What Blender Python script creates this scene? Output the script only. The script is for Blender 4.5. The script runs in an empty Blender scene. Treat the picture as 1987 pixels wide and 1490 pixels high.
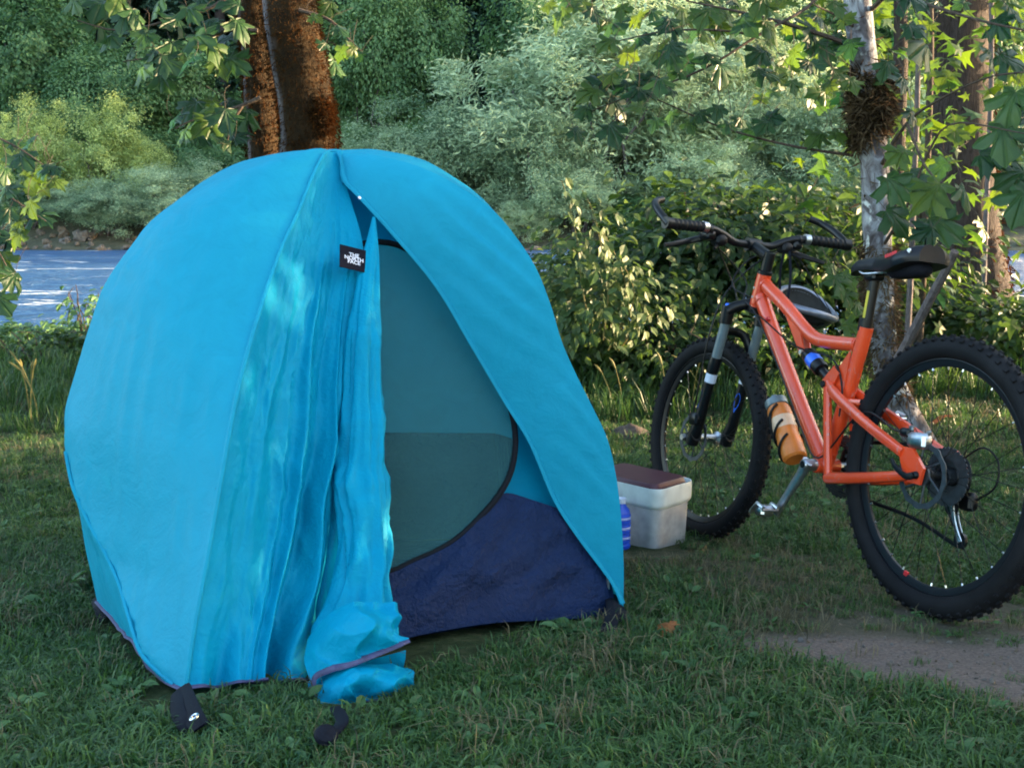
import bpy, math, random
import numpy as np
from mathutils import Vector, Matrix
from mathutils.geometry import tessellate_polygon

# ------------------------------------------------------------------ camera, world, sun, exposure
S = bpy.context.scene
COL = S.collection
FPX, PITCH, CAMZ = 2100.0, math.atan(315 / 1900.0), 1.05      # focal length in photo pixels, tilt, eye height
cam_d = bpy.data.cameras.new('camera'); cam = bpy.data.objects.new('camera', cam_d); COL.objects.link(cam)
cam_d.sensor_width = 36.0; cam_d.sensor_fit = 'HORIZONTAL'; cam_d.lens = 36.0 * FPX / 1987.0
cam_d.clip_start = 0.05; cam_d.clip_end = 600
cam.location = (0, 0, CAMZ); cam.rotation_euler = (math.pi / 2 - PITCH, 0, 0)
S.camera = cam

SUN_EL, SUN_AZ = math.radians(9.5), math.radians(80)           # azimuth from +Y towards +X
to_sun = Vector((math.sin(SUN_AZ) * math.cos(SUN_EL), math.cos(SUN_AZ) * math.cos(SUN_EL), math.sin(SUN_EL)))
W = bpy.data.worlds.new('World'); S.world = W; W.use_nodes = True
wn = W.node_tree.nodes; wl = W.node_tree.links
sky = wn.new('ShaderNodeTexSky'); sky.sky_type = 'NISHITA'; sky.sun_disc = False
sky.sun_elevation = SUN_EL; sky.sun_rotation = SUN_AZ; sky.air_density = 1.0; sky.dust_density = 1.6; sky.ozone_density = 0.8
bg = wn['Background']; bg.inputs['Strength'].default_value = 0.15
wl.new(sky.outputs[0], bg.inputs[0])
sun_d = bpy.data.lights.new('sun', 'SUN'); sun_d.energy = 3.6; sun_d.angle = math.radians(0.6); sun_d.color = (1.0, 0.72, 0.42)
sun = bpy.data.objects.new('sun', sun_d); COL.objects.link(sun); sun.location = (30, 5, 12)
sun.rotation_euler = (-to_sun).to_track_quat('-Z', 'Y').to_euler()
vs = S.view_settings
vs.view_transform = 'Standard'; vs.look = 'None'; vs.exposure = 3.15; vs.gamma = 1.0; vs.use_curve_mapping = False
S.cycles.filter_width = 1.9
S.cycles.use_denoising = True
S.cycles.max_bounces = 8; S.cycles.transparent_max_bounces = 12
S.cycles.sample_clamp_indirect = 4.0

# ------------------------------------------------------------------ helpers
Fv = np.array([0, math.cos(PITCH), -math.sin(PITCH)]); Uv = np.array([0, math.sin(PITCH), math.cos(PITCH)]); Rv = np.array([1.0, 0, 0])
CAM = np.array([0, 0, CAMZ])
def ray(px, py): return Fv + (px - 993.5) / FPX * Rv + (745 - py) / FPX * Uv
def at(px, py, Y):                                   # place point seen at a photo pixel at forward distance Y
    r = ray(px, py); return CAM + r * (Y / r[1])
def on_plane(px, py, p0, n):
    r = ray(px, py); return CAM + r * (np.dot(np.asarray(p0) - CAM, n) / np.dot(r, n))
def unit(v):
    v = np.asarray(v, float); return v / (np.linalg.norm(v) + 1e-12)

def link(o, parent=None):
    COL.objects.link(o)
    if parent is not None: o.parent = parent
    return o
def tag(o, label=None, cat=None, group=None, kind=None):
    if label: o['label'] = label
    if cat: o['category'] = cat
    if group: o['group'] = group
    if kind: o['kind'] = kind
    return o
def empty(name, loc=(0, 0, 0), label=None, cat=None, group=None, parent=None):
    o = bpy.data.objects.new(name, None); o.location = loc; o.empty_display_size = 0.1
    link(o, parent); return tag(o, label, cat, group)

def fast_mesh(name, V, faces_sizes, loops, mat_idx=None, smooth=False):
    me = bpy.data.meshes.new(name)
    V = np.asarray(V, np.float32); loops = np.asarray(loops, np.int32); sizes = np.asarray(faces_sizes, np.int32)
    me.vertices.add(len(V)); me.vertices.foreach_set('co', V.ravel())
    me.loops.add(len(loops)); me.loops.foreach_set('vertex_index', loops)
    me.polygons.add(len(sizes))
    starts = np.concatenate(([0], np.cumsum(sizes)[:-1])).astype(np.int32)
    me.polygons.foreach_set('loop_start', starts)
    if mat_idx is not None: me.polygons.foreach_set('material_index', np.asarray(mat_idx, np.int32))
    me.polygons.foreach_set('use_smooth', np.full(len(sizes), smooth, bool))
    me.update(calc_edges=True); me.validate()
    return me

class MB:
    """collects shapes into one mesh"""
    def __init__(s): s.V = []; s.F = []; s.n = 0
    def add(s, V, F):
        V = np.asarray(V, float).reshape(-1, 3); s.V.append(V)
        s.F += [tuple(i + s.n for i in f) for f in F]; s.n += len(V); return s
    def tube(s, P, R, seg=10, cap=True, flat=None, up=None):
        P = np.asarray(P, float); n = len(P); R = np.full(n, R, float) if np.isscalar(R) else np.asarray(R, float)
        T = np.gradient(P, axis=0); T /= np.linalg.norm(T, axis=1)[:, None] + 1e-12
        a = np.array([0, 0, 1.0]) if up is None else np.asarray(up, float)
        if abs(np.dot(a, T[0])) > .95: a = np.array([0, 1.0, 0])
        N = unit(a - np.dot(a, T[0]) * T[0]); V = []
        ang = np.arange(seg) / seg * 2 * math.pi
        for i in range(n):
            N = unit(N - np.dot(N, T[i]) * T[i]); B = np.cross(T[i], N)
            k = 1.0 if flat is None else flat
            V.append(P[i] + R[i] * (np.cos(ang)[:, None] * N * k + np.sin(ang)[:, None] * B))
        V = np.concatenate(V); F = []
        for i in range(n - 1):
            for j in range(seg):
                k = (j + 1) % seg; F.append((i * seg + j, i * seg + k, (i + 1) * seg + k, (i + 1) * seg + j))
        if cap: F.append(tuple(range(seg - 1, -1, -1))); F.append(tuple((n - 1) * seg + j for j in range(seg)))
        return s.add(V, F)
    def box(s, c, d, R=None, taper=1.0, bev=0.0):
        c = np.asarray(c, float); x, y, z = [k / 2 for k in d]; b = bev
        if b <= 0:
            V = np.array([[sx * x * (taper if sz > 0 else 1), sy * y * (taper if sz > 0 else 1), sz * z] for sz in (-1, 1) for sx, sy in ((-1, -1), (1, -1), (1, 1), (-1, 1))])
            F = [(3, 2, 1, 0), (4, 5, 6, 7), (0, 1, 5, 4), (1, 2, 6, 5), (2, 3, 7, 6), (3, 0, 4, 7)]
        else:
            ring = lambda X, Y, Z: [[-X + b, -Y, Z], [X - b, -Y, Z], [X, -Y + b, Z], [X, Y - b, Z], [X - b, Y, Z], [-X + b, Y, Z], [-X, Y - b, Z], [-X, -Y + b, Z]]
            rs = []
            for Z, q, tp in ((-z, b * .7, 1), (-z + b, 0, 1), (z - b, 0, taper), (z, b * .7, taper)): rs.append(ring(x * tp - q, y * tp - q, Z))
            V = np.array(sum(rs, [])); F = [tuple(range(7, -1, -1)), tuple(range(24, 32))]
            for i in range(3):
                for j in range(8): k = (j + 1) % 8; F.append((i * 8 + j, i * 8 + k, (i + 1) * 8 + k, (i + 1) * 8 + j))
        if R is not None: V = V @ np.asarray(R).T
        return s.add(V + c, F)
    def lathe(s, prof, o, axis, seg=24, arc=None):
        """prof: list of (radius, distance along axis)"""
        axis = unit(axis); a = np.array([0, 0, 1.0]) if abs(axis[2]) < .9 else np.array([1.0, 0, 0])
        e1 = unit(np.cross(axis, a)); e2 = np.cross(axis, e1); ang = np.arange(seg) / seg * 2 * math.pi
        V = np.concatenate([np.asarray(o) + axis * d + r * (np.cos(ang)[:, None] * e1 + np.sin(ang)[:, None] * e2) for r, d in prof]); F = []
        for i in range(len(prof) - 1):
            for j in range(seg): k = (j + 1) % seg; F.append((i * seg + j, i * seg + k, (i + 1) * seg + k, (i + 1) * seg + j))
        return s.add(V, F)
    def grid(s, G, flip=False):
        G = np.asarray(G, float); n, m = G.shape[:2]; F = []
        for i in range(n - 1):
            for j in range(m - 1):
                f = (i * m + j, i * m + j + 1, (i + 1) * m + j + 1, (i + 1) * m + j); F.append(f[::-1] if flip else f)
        return s.add(G.reshape(-1, 3), F)
    def mesh(s, name, smooth=True):
        V = np.concatenate(s.V); sizes = [len(f) for f in s.F]; loops = [i for f in s.F for i in f]
        return fast_mesh(name, V, sizes, loops, smooth=smooth)
    def build(s, name, mat, parent=None, smooth=True, auto=40):
        me = s.mesh(name, smooth); me.materials.append(mat)
        if smooth and auto: me.set_sharp_from_angle(angle=math.radians(auto))
        return link(bpy.data.objects.new(name, me), parent)

def spline(P, n):
    """Catmull-Rom through points (any dimension), n samples"""
    P = np.asarray(P, float); d = np.concatenate(([0], np.cumsum(np.linalg.norm(np.diff(P, axis=0), axis=1))))
    Q = np.vstack([2 * P[0] - P[1], P, 2 * P[-1] - P[-2]]); t = np.linspace(0, d[-1], n); out = []
    for x in t:
        i = min(max(np.searchsorted(d, x, side='right') - 1, 0), len(P) - 2); u = (x - d[i]) / (d[i + 1] - d[i] + 1e-12)
        a, b, c, e = Q[i], Q[i + 1], Q[i + 2], Q[i + 3]
        out.append(.5 * (2 * b + (c - a) * u + (2 * a - 5 * b + 4 * c - e) * u * u + (3 * b - a - 3 * c + e) * u ** 3))
    return np.array(out)

# value noise in numpy
def vnoise(P, seed=0):
    P = np.asarray(P, float); i = np.floor(P).astype(np.int64); f = P - i; f = f * f * (3 - 2 * f); r = 0
    def h(a):
        n = (a[..., 0] * 374761393 + a[..., 1] * 668265263 + a[..., 2] * 2147483647 + seed * 974634777) & 0xffffffff
        n = ((n ^ (n >> 13)) * 1274126177) & 0xffffffff
        return ((n ^ (n >> 16)) & 0xffff) / 65535.0
    for dx in (0, 1):
        for dy in (0, 1):
            for dz in (0, 1):
                w = (f[..., 0] if dx else 1 - f[..., 0]) * (f[..., 1] if dy else 1 - f[..., 1]) * (f[..., 2] if dz else 1 - f[..., 2])
                r = r + w * h(i + np.array([dx, dy, dz]))
    return r * 2 - 1
def fbm(P, oct=3, seed=0):
    P = np.asarray(P, float); r = 0; a = 1.0
    for k in range(oct): r = r + a * vnoise(P * 2 ** k + 7.3 * k, seed + k); a *= .5
    return r

# ------------------------------------------------------------------ materials
def newmat(name):
    m = bpy.data.materials.new(name); m.use_nodes = True; nt = m.node_tree
    return m, nt, nt.nodes['Principled BSDF'], nt.nodes['Material Output']
def N(nt, t, **kw):
    n = nt.nodes.new(t)
    for k, v in kw.items():
        if k in n.inputs: n.inputs[k].default_value = v
        else: setattr(n, k, v)
    return n
def coords(nt, scale=None, space='Object'):
    tc = N(nt, 'ShaderNodeTexCoord'); out = tc.outputs[space]
    if scale is not None:
        mp = N(nt, 'ShaderNodeMapping'); mp.inputs['Scale'].default_value = scale; nt.links.new(out, mp.inputs['Vector']); out = mp.outputs[0]
    return out
def noise_node(nt, vec, scale, detail=4, rough=.55, dist=0.0):
    n = N(nt, 'ShaderNodeTexNoise'); n.inputs['Scale'].default_value = scale; n.inputs['Detail'].default_value = detail
    n.inputs['Roughness'].default_value = rough; n.inputs['Distortion'].default_value = dist; nt.links.new(vec, n.inputs['Vector']); return n.outputs['Fac']
def ramp(nt, fac, stops):
    r = N(nt, 'ShaderNodeValToRGB'); e = r.color_ramp.elements
    while len(e) < len(stops): e.new(.5)
    for el, (p, c) in zip(e, stops): el.position = p; el.color = (*c, 1) if len(c) == 3 else c
    nt.links.new(fac, r.inputs['Fac']); return r.outputs['Color']
def mixc(nt, fac, a, b):
    m = N(nt, 'ShaderNodeMix', data_type='RGBA')
    for sock, v in ((m.inputs[0], fac), (m.inputs[6], a), (m.inputs[7], b)):
        if hasattr(v, 'is_output'): nt.links.new(v, sock)
        elif isinstance(v, (int, float)): sock.default_value = v
        else: sock.default_value = (*v, 1)
    return m.outputs[2]
def bump(nt, h, strength, dist, target):
    b = N(nt, 'ShaderNodeBump'); b.inputs['Strength'].default_value = strength; b.inputs['Distance'].default_value = dist
    nt.links.new(h, b.inputs['Height']); nt.links.new(b.outputs[0], target); return b
def simple(name, col, rough=.5, metal=0.0, vary=.25, nscale=30, bstr=.0, coat=0.0, spec=.5):
    m, nt, p, o = newmat(name); c = coords(nt)
    n = noise_node(nt, c, nscale, 5); a = tuple(x * (1 - vary) for x in col); b = tuple(min(1, x * (1 + vary)) for x in col)
    nt.links.new(ramp(nt, n, [(.3, a), (.7, b)]), p.inputs['Base Color'])
    p.inputs['Roughness'].default_value = rough; p.inputs['Metallic'].default_value = metal; p.inputs['Coat Weight'].default_value = coat
    p.inputs['Specular IOR Level'].default_value = spec
    if bstr: bump(nt, n, bstr, .002, p.inputs['Normal'])
    return m
def fabric(name, col, trans=.3, rough=.55, vary=.08, wr=(9, .35), sheen=.0):
    m, nt, p, o = newmat(name); c = coords(nt)
    big = noise_node(nt, c, wr[0], 5, .6, 1.2); fine = noise_node(nt, c, 70, 3, .6, .6); weave = noise_node(nt, c, 900, 1)
    a = tuple(x * (1 - vary) for x in col); b = tuple(min(1, x * (1 + vary)) for x in col)
    colr = ramp(nt, big, [(.3, a), (.7, b)]); nt.links.new(colr, p.inputs['Base Color'])
    p.inputs['Roughness'].default_value = rough; p.inputs['Specular IOR Level'].default_value = .10
    p.inputs['Sheen Weight'].default_value = sheen; p.inputs['Sheen Roughness'].default_value = .4
    h = N(nt, 'ShaderNodeMath', operation='MULTIPLY_ADD'); h.inputs[1].default_value = .35; nt.links.new(fine, h.inputs[0]); nt.links.new(big, h.inputs[2])
    h2 = N(nt, 'ShaderNodeMath', operation='MULTIPLY_ADD'); h2.inputs[1].default_value = .03; nt.links.new(weave, h2.inputs[0]); nt.links.new(h.outputs[0], h2.inputs[2])
    b1 = bump(nt, h2.outputs[0], wr[1], .03, p.inputs['Normal'])
    t = N(nt, 'ShaderNodeBsdfTranslucent'); nt.links.new(colr, t.inputs['Color']); nt.links.new(b1.outputs[0], t.inputs['Normal'])
    mx = N(nt, 'ShaderNodeMixShader'); mx.inputs[0].default_value = trans
    nt.links.new(p.outputs[0], mx.inputs[1]); nt.links.new(t.outputs[0], mx.inputs[2]); nt.links.new(mx.outputs[0], o.inputs['Surface'])
    return m
def leafmat(name, dark, light, trans=.35, rough=.45, warm=None, gloss=.35):
    """colour runs from dark to light by each leaf's own tint (vertex attribute) and each plant's random value"""
    m, nt, p, o = newmat(name)
    at_ = N(nt, 'ShaderNodeAttribute', attribute_name='tint'); oi = N(nt, 'ShaderNodeObjectInfo')
    ad = N(nt, 'ShaderNodeMath', operation='MULTIPLY_ADD'); ad.inputs[1].default_value = .35
    sb = N(nt, 'ShaderNodeMath', operation='SUBTRACT'); sb.inputs[1].default_value = .5; nt.links.new(oi.outputs['Random'], sb.inputs[0])
    nt.links.new(sb.outputs[0], ad.inputs[0]); nt.links.new(at_.outputs['Fac'], ad.inputs[2])
    mid = tuple((a + b) / 2 for a, b in zip(dark, light))
    stops = [(0.05, dark), (.5, mid), (.92, light)]
    if warm: stops += [(.97, light), (1.0, warm)]
    col = ramp(nt, ad.outputs[0], stops); nt.links.new(col, p.inputs['Base Color'])
    p.inputs['Roughness'].default_value = rough; p.inputs['Specular IOR Level'].default_value = gloss
    hs = N(nt, 'ShaderNodeHueSaturation'); hs.inputs['Hue'].default_value = .475; hs.inputs['Saturation'].default_value = 1.15; hs.inputs['Value'].default_value = 1.5
    nt.links.new(col, hs.inputs['Color'])
    t = N(nt, 'ShaderNodeBsdfTranslucent'); nt.links.new(hs.outputs[0], t.inputs['Color'])
    mx = N(nt, 'ShaderNodeMixShader'); mx.inputs[0].default_value = trans
    nt.links.new(p.outputs[0], mx.inputs[1]); nt.links.new(t.outputs[0], mx.inputs[2]); nt.links.new(mx.outputs[0], o.inputs['Surface'])
    return m
def barkmat(name, cols, scale=(6, 6, 2), bstr=.8, blotch=None, nsc=6, mossy=None):
    m, nt, p, o = newmat(name); c = coords(nt, scale)
    n = noise_node(nt, c, nsc, 8, .65, .8); col = ramp(nt, n, cols)
    if blotch:
        c2 = coords(nt, (1, 1, .7)); n2 = noise_node(nt, c2, blotch[0], 4, .6, .5)
        f = ramp(nt, n2, [(blotch[1], (0, 0, 0)), (blotch[1] + .07, (1, 1, 1))]); col = mixc(nt, f, col, blotch[2])
    if mossy:
        at_ = N(nt, 'ShaderNodeAttribute', attribute_name='mossy'); col = mixc(nt, at_.outputs['Fac'], col, ramp(nt, noise_node(nt, coords(nt), 9, 6, .7, .5), mossy))
    nt.links.new(col, p.inputs['Base Color']); p.inputs['Roughness'].default_value = .9; p.inputs['Specular IOR Level'].default_value = .2
    bump(nt, n, bstr, .03, p.inputs['Normal']); return m

M = {}
M['fly'] = fabric('fly_fabric', (.012, .305, .465), trans=.30, wr=(13, .16), vary=.05)
M['fly_front'] = fabric('fly_fabric_shaded', (.0, .265, .44), trans=.22, wr=(8, .30), vary=.06)  # same cloth as the fly, darkened in colour for the front's shade
M['inner'] = fabric('inner_fabric', (.0, .25, .42), trans=.45, wr=(7, .2))
M['navy'] = fabric('navy_fabric', (.009, .020, .062), trans=.06, wr=(6, .9), vary=.15, sheen=.0)
M['hem'] = simple('hem_binding', (.045, .045, .11), .7, vary=.3, nscale=60)
M['web'] = simple('webbing', (.006, .007, .012), .75, vary=.3, nscale=200, bstr=.3, spec=.12)
M['zip'] = simple('zip_tape', (.003, .004, .007), .8, spec=.2, nscale=120)
M['steel'] = simple('steel', (.62, .64, .68), .28, 1.0, .15, 60)
M['alloy'] = simple('brushed_alloy', (.48, .50, .54), .35, 1.0, .2, 80)
M['label'] = simple('label_cloth', (.006, .006, .012), .8, nscale=300, bstr=.2, spec=.1)
M['print'] = simple('label_print', (.62, .63, .72), .7, vary=.15, nscale=200)
M['redprint'] = simple('red_print', (.45, .015, .02), .6, nscale=100)
M['black'] = simple('black_anodised', (.004, .0045, .006), .36, .0, .3, 40, spec=.28)
M['blackpl'] = simple('black_plastic', (.005, .0055, .007), .5, .0, .3, 60, bstr=.1, spec=.2)
M['cable'] = simple('cable_housing', (.005, .005, .006), .45, nscale=60, spec=.25)
M['vinyl'] = simple('saddle_vinyl', (.006, .0065, .010), .38, .0, .3, 50, bstr=.1, spec=.3)
M['rim'] = simple('rim_black', (.006, .007, .010), .4, .0, .2, 30, spec=.25)
M['stanchion'] = simple('stanchion', (.13, .165, .18), .35, .2, .1, 30)
M['darkmetal'] = simple('dark_metal', (.05, .06, .07), .45, .6, .3, 60)
M['decalb'] = simple('decal_blue', (.02, .12, .62), .35, vary=.3, nscale=25)
M['decalw'] = simple('decal_white', (.55, .60, .72), .4, vary=.2, nscale=40)
M['yellow'] = simple('yellow_tape', (.50, .40, .03), .5, vary=.15)
M['white_pl'] = simple('cooler_white', (.60, .64, .63), .38, vary=.16, nscale=22, bstr=.05)
M['grey_pl'] = simple('cooler_body', (.37, .36, .37), .55, vary=.22, nscale=26, bstr=.10)
M['maroon'] = simple('cooler_lid', (.060, .009, .018), .42, vary=.15, nscale=25, bstr=.05)
M['bottleb'] = simple('bottle_blue', (.02, .08, .55), .3, vary=.2)
M['bottlew'] = simple('bottle_white', (.35, .42, .75), .4, vary=.1)
M['bottleo'] = simple('bottle_orange', (.62, .17, .025), .4, vary=.15, nscale=18)
M['bottlep'] = simple('bottle_highlight', (.66, .42, .27), .4, vary=.15, nscale=18)
M['shell'] = simple('helmet_shell', (.012, .012, .016), .28, .0, .3, 20, coat=.3)
M['silver'] = simple('helmet_silver', (.17, .19, .24), .3, .5, .2, 20)
M['foam'] = simple('helmet_foam', (.03, .03, .03), .9, vary=.3, nscale=60)
def rubber():
    m, nt, p, o = newmat('tyre_rubber'); c = coords(nt); n = noise_node(nt, c, 18, 6, .6)
    dust = noise_node(nt, c, 5, 4, .6)
    col = mixc(nt, ramp(nt, dust, [(.5, (0, 0, 0)), (.8, (.35, .35, .35))]), ramp(nt, n, [(.3, (.004, .004, .005)), (.7, (.009, .009, .011))]), (.022, .021, .022))
    nt.links.new(col, p.inputs['Base Color']); p.inputs['Roughness'].default_value = .72; p.inputs['Specular IOR Level'].default_value = .16
    bump(nt, n, .3, .002, p.inputs['Normal']); return m
M['rubber'] = rubber()
def orange():
    m, nt, p, o = newmat('orange_paint'); c = coords(nt)
    sc = noise_node(nt, coords(nt, (3, 3, 1)), 22, 6, .7, 1.0); n = noise_node(nt, c, 9, 4)
    base = ramp(nt, n, [(.3, (.56, .046, .010)), (.7, (.68, .062, .013))])
    col = mixc(nt, ramp(nt, sc, [(.60, (0, 0, 0)), (.66, (.75, .75, .75))]), base, (.42, .22, .20))
    nt.links.new(col, p.inputs['Base Color']); p.inputs['Roughness'].default_value = .33; p.inputs['Coat Weight'].default_value = .5; p.inputs['Coat Roughness'].default_value = .15
    bump(nt, sc, .06, .002, p.inputs['Normal']); return m
M['orange'] = orange()
def meshfab():
    m, nt, p, o = newmat('door_netting'); p.inputs['Base Color'].default_value = (.045, .15, .165, 1); p.inputs['Roughness'].default_value = .8; p.inputs['Specular IOR Level'].default_value = .1
    t = N(nt, 'ShaderNodeBsdfTransparent'); t.inputs[0].default_value = (.9, .95, .95, 1)
    c = coords(nt); n = noise_node(nt, c, 6, 3)
    mx = N(nt, 'ShaderNodeMixShader'); nt.links.new(ramp(nt, n, [(.3, (.36, .36, .36)), (.7, (.46, .46, .46))]), mx.inputs[0])
    nt.links.new(t.outputs[0], mx.inputs[1]); nt.links.new(p.outputs[0], mx.inputs[2]); nt.links.new(mx.outputs[0], o.inputs['Surface']); return m
M['net'] = meshfab()

def veined(m, amount=.45):
    """adds the palmate veins of a maple leaf (each leaf is an object, so object coordinates are the leaf's own)"""
    nt = m.node_tree; p = nt.nodes['Principled BSDF']; src = p.inputs['Base Color'].links[0].from_socket
    sp = N(nt, 'ShaderNodeSeparateXYZ'); nt.links.new(N(nt, 'ShaderNodeTexCoord').outputs['Object'], sp.inputs[0])
    def ma(op, a, b=None):
        n = N(nt, 'ShaderNodeMath', operation=op)
        for k, v in enumerate((a, b)):
            if v is None: continue
            if hasattr(v, 'is_output'): nt.links.new(v, n.inputs[k])
            else: n.inputs[k].default_value = v
        return n.outputs[0]
    ax = ma('ABSOLUTE', sp.outputs[0]); y = sp.outputs[1]; d = ax
    for a in (.44, 1.17, 1.93):
        d = ma('MINIMUM', d, ma('ABSOLUTE', ma('SUBTRACT', ma('MULTIPLY', ax, math.cos(a)), ma('MULTIPLY', y, math.sin(a)))))
    side = ma('MULTIPLY', ma('ABSOLUTE', ma('SINE', ma('ADD', ma('MULTIPLY', y, 34.0), ma('MULTIPLY', ax, 26.0)))), .05)
    f = ramp(nt, ma('MINIMUM', d, ma('ADD', side, .006)), [(.0, (amount,) * 3), (.022, (0, 0, 0))])
    hs = N(nt, 'ShaderNodeHueSaturation'); hs.inputs['Value'].default_value = 1.9; hs.inputs['Saturation'].default_value = .8; nt.links.new(src, hs.inputs['Color'])
    nz = noise_node(nt, coords(nt), 5, 4); col = mixc(nt, f, src, hs.outputs[0]); hs2 = N(nt, 'ShaderNodeHueSaturation'); nt.links.new(col, hs2.inputs['Color']); nt.links.new(ramp(nt, nz, [(.3, (.72,) * 3), (.7, (1, 1, 1))]), hs2.inputs['Value'])
    nt.links.new(hs2.outputs[0], p.inputs['Base Color']); bump(nt, ma('MINIMUM', d, .05), .6, .3, p.inputs['Normal']); return m
M['maple'] = leafmat('maple_leaf', (.012, .044, .017), (.034, .092, .025), .38, .42); veined(M['maple'], .3)
M['maple_backlit'] = leafmat('maple_leaf_backlit', (.030, .080, .020), (.08, .14, .024), .5, .42); veined(M['maple_backlit'], .3)  # yellower copy of the maple leaf, backlight put into its colour
M['bramble'] = leafmat('bramble_leaf', (.020, .055, .018), (.075, .12, .035), .35, .5)
M['under'] = leafmat('undergrowth_leaf', (.008, .028, .009), (.055, .105, .024), .4, .45)
M['willow'] = leafmat('willow_leaf', (.085, .165, .095), (.42, .53, .33), .3, .5)
M['willow_y'] = leafmat('sun_painted_shrub_leaf', (.12, .20, .07), (.46, .54, .20), .4, .5)  # yellow green leaves, brightened in colour to stand in for sunlight
M['alder'] = leafmat('alder_leaf', (.040, .11, .045), (.13, .23, .085), .32, .45)
M['conifer'] = leafmat('conifer_needles', (.018, .052, .038), (.050, .105, .065), .12, .6)
M['cedar'] = leafmat('cedar_spray', (.018, .055, .024), (.05, .115, .042), .2, .55)
M['grass'] = leafmat('grass_blade', (.016, .052, .014), (.068, .132, .034), .3, .45)
M['drygrass'] = leafmat('dry_grass', (.06, .055, .030), (.15, .13, .07), .3, .6)
M['weed'] = leafmat('weed_leaf', (.030, .080, .022), (.07, .15, .05), .3, .5)
M['moss'] = leafmat('trunk_moss', (.009, .006, .003), (.066, .033, .011), .25, .9, gloss=.05)
M['mossb'] = leafmat('hanging_moss', (.018, .013, .009), (.13, .095, .055), .2, .9, gloss=.05)
M['stalk'] = leafmat('dry_stalk', (.16, .14, .04), (.32, .27, .09), .2, .6)
M['fallen'] = leafmat('fallen_leaf', (.16, .055, .015), (.38, .13, .03), .2, .6)
M['bark_mossy'] = barkmat('mossy_bark', [(.3, (.06, .05, .055)), (.55, (.15, .14, .16)), (.8, (.26, .25, .28))], (9, 9, 2), 1.0, mossy=[(.3, (.008, .006, .003)), (.55, (.030, .017, .006)), (.8, (.055, .027, .009))])
M['bark_lichen'] = barkmat('lichen_bark', [(.30, (.030, .024, .024)), (.46, (.11, .10, .11)), (.58, (.24, .25, .28)), (.75, (.40, .42, .45))], (4, 4, 2.2), .7, (13, .60, (.52, .55, .56)), 4)
M['bark_dark'] = barkmat('dark_bark', [(.3, (.018, .013, .011)), (.6, (.055, .042, .040)), (.8, (.10, .08, .075))], (8, 8, 1.6), 1.0)
M['bark_red'] = barkmat('reddish_bark', [(.3, (.035, .018, .010)), (.6, (.11, .052, .028)), (.8, (.19, .09, .045))], (7, 7, 1.6), 1.0)
M['twig'] = barkmat('twig_bark', [(.3, (.03, .022, .018)), (.7, (.10, .075, .06))], (8, 8, 8), .4)
M['deadwood'] = barkmat('dead_branch', [(.3, (.06, .05, .055)), (.7, (.17, .145, .15))], (9, 9, 3), .4)
def rockmat():
    m, nt, p, o = newmat('shore_rock'); c = coords(nt); n = noise_node(nt, c, 3, 6, .65); oi = N(nt, 'ShaderNodeObjectInfo')
    a = ramp(nt, n, [(.3, (.045, .04, .036)), (.7, (.17, .155, .145))]); b = ramp(nt, n, [(.3, (.06, .042, .025)), (.7, (.19, .13, .075))])
    nt.links.new(mixc(nt, oi.outputs['Random'], a, b), p.inputs['Base Color']); p.inputs['Roughness'].default_value = .85
    bump(nt, n, .6, .1, p.inputs['Normal']); return m
M['rock'] = rockmat()
def groundmat():
    m, nt, p, o = newmat('lawn_soil'); c = coords(nt); n1 = noise_node(nt, c, 2.2, 6, .65); n2 = noise_node(nt, c, 26, 6, .7); n3 = noise_node(nt, c, 140, 3, .7)
    lawn = ramp(nt, n2, [(.28, (.012, .020, .007)), (.5, (.030, .042, .014)), (.75, (.075, .068, .036))])
    soil = ramp(nt, n3, [(.25, (.075, .055, .045)), (.6, (.165, .125, .105)), (.85, (.26, .21, .18))])
    at_ = N(nt, 'ShaderNodeAttribute', attribute_name='bare')
    nt.links.new(mixc(nt, at_.outputs['Fac'], lawn, soil), p.inputs['Base Color']); p.inputs['Roughness'].default_value = .95; p.inputs['Specular IOR Level'].default_value = .15
    bump(nt, n2, .7, .03, p.inputs['Normal']); return m
M['ground'] = groundmat()
def bankmat():
    m, nt, p, o = newmat('bank_earth'); c = coords(nt); n1 = noise_node(nt, c, .6, 6, .7); n2 = noise_node(nt, c, 3, 6, .7)
    a = ramp(nt, n1, [(.3, (.020, .026, .012)), (.55, (.055, .060, .030)), (.75, (.12, .105, .065))]); b = ramp(nt, n2, [(.3, (.03, .03, .02)), (.7, (.13, .12, .08))])
    nt.links.new(mixc(nt, .5, a, b), p.inputs['Base Color']); p.inputs['Roughness'].default_value = .95
    bump(nt, n2, .8, .2, p.inputs['Normal']); return m
M['bank'] = bankmat()
def watermat():
    m, nt, p, o = newmat('river_water'); c = coords(nt, (.55, 1.0, 1.0))
    n = noise_node(nt, c, 1.6, 6, .6, .8); n2 = noise_node(nt, c, 6.5, 4, .6, .5); f = noise_node(nt, coords(nt, (.35, .9, 1)), 1.1, 7, .68, .6)
    p.inputs['Roughness'].default_value = .16; p.inputs['IOR'].default_value = 1.33
    foam = ramp(nt, f, [(.60, (0, 0, 0)), (.64, (1, 1, 1))])
    nt.links.new(mixc(nt, foam, (.045, .14, .32), (.80, .86, .88)), p.inputs['Base Color'])
    nt.links.new(ramp(nt, f, [(.60, (.30, .30, .30)), (.64, (.8, .8, .8))]), p.inputs['Roughness'])
    h = N(nt, 'ShaderNodeMath', operation='MULTIPLY_ADD'); h.inputs[1].default_value = .3; nt.links.new(n2, h.inputs[0]); nt.links.new(n, h.inputs[2])
    bump(nt, h.outputs[0], 1.0, 1.3, p.inputs['Normal']); return m
M['water'] = watermat()

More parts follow.
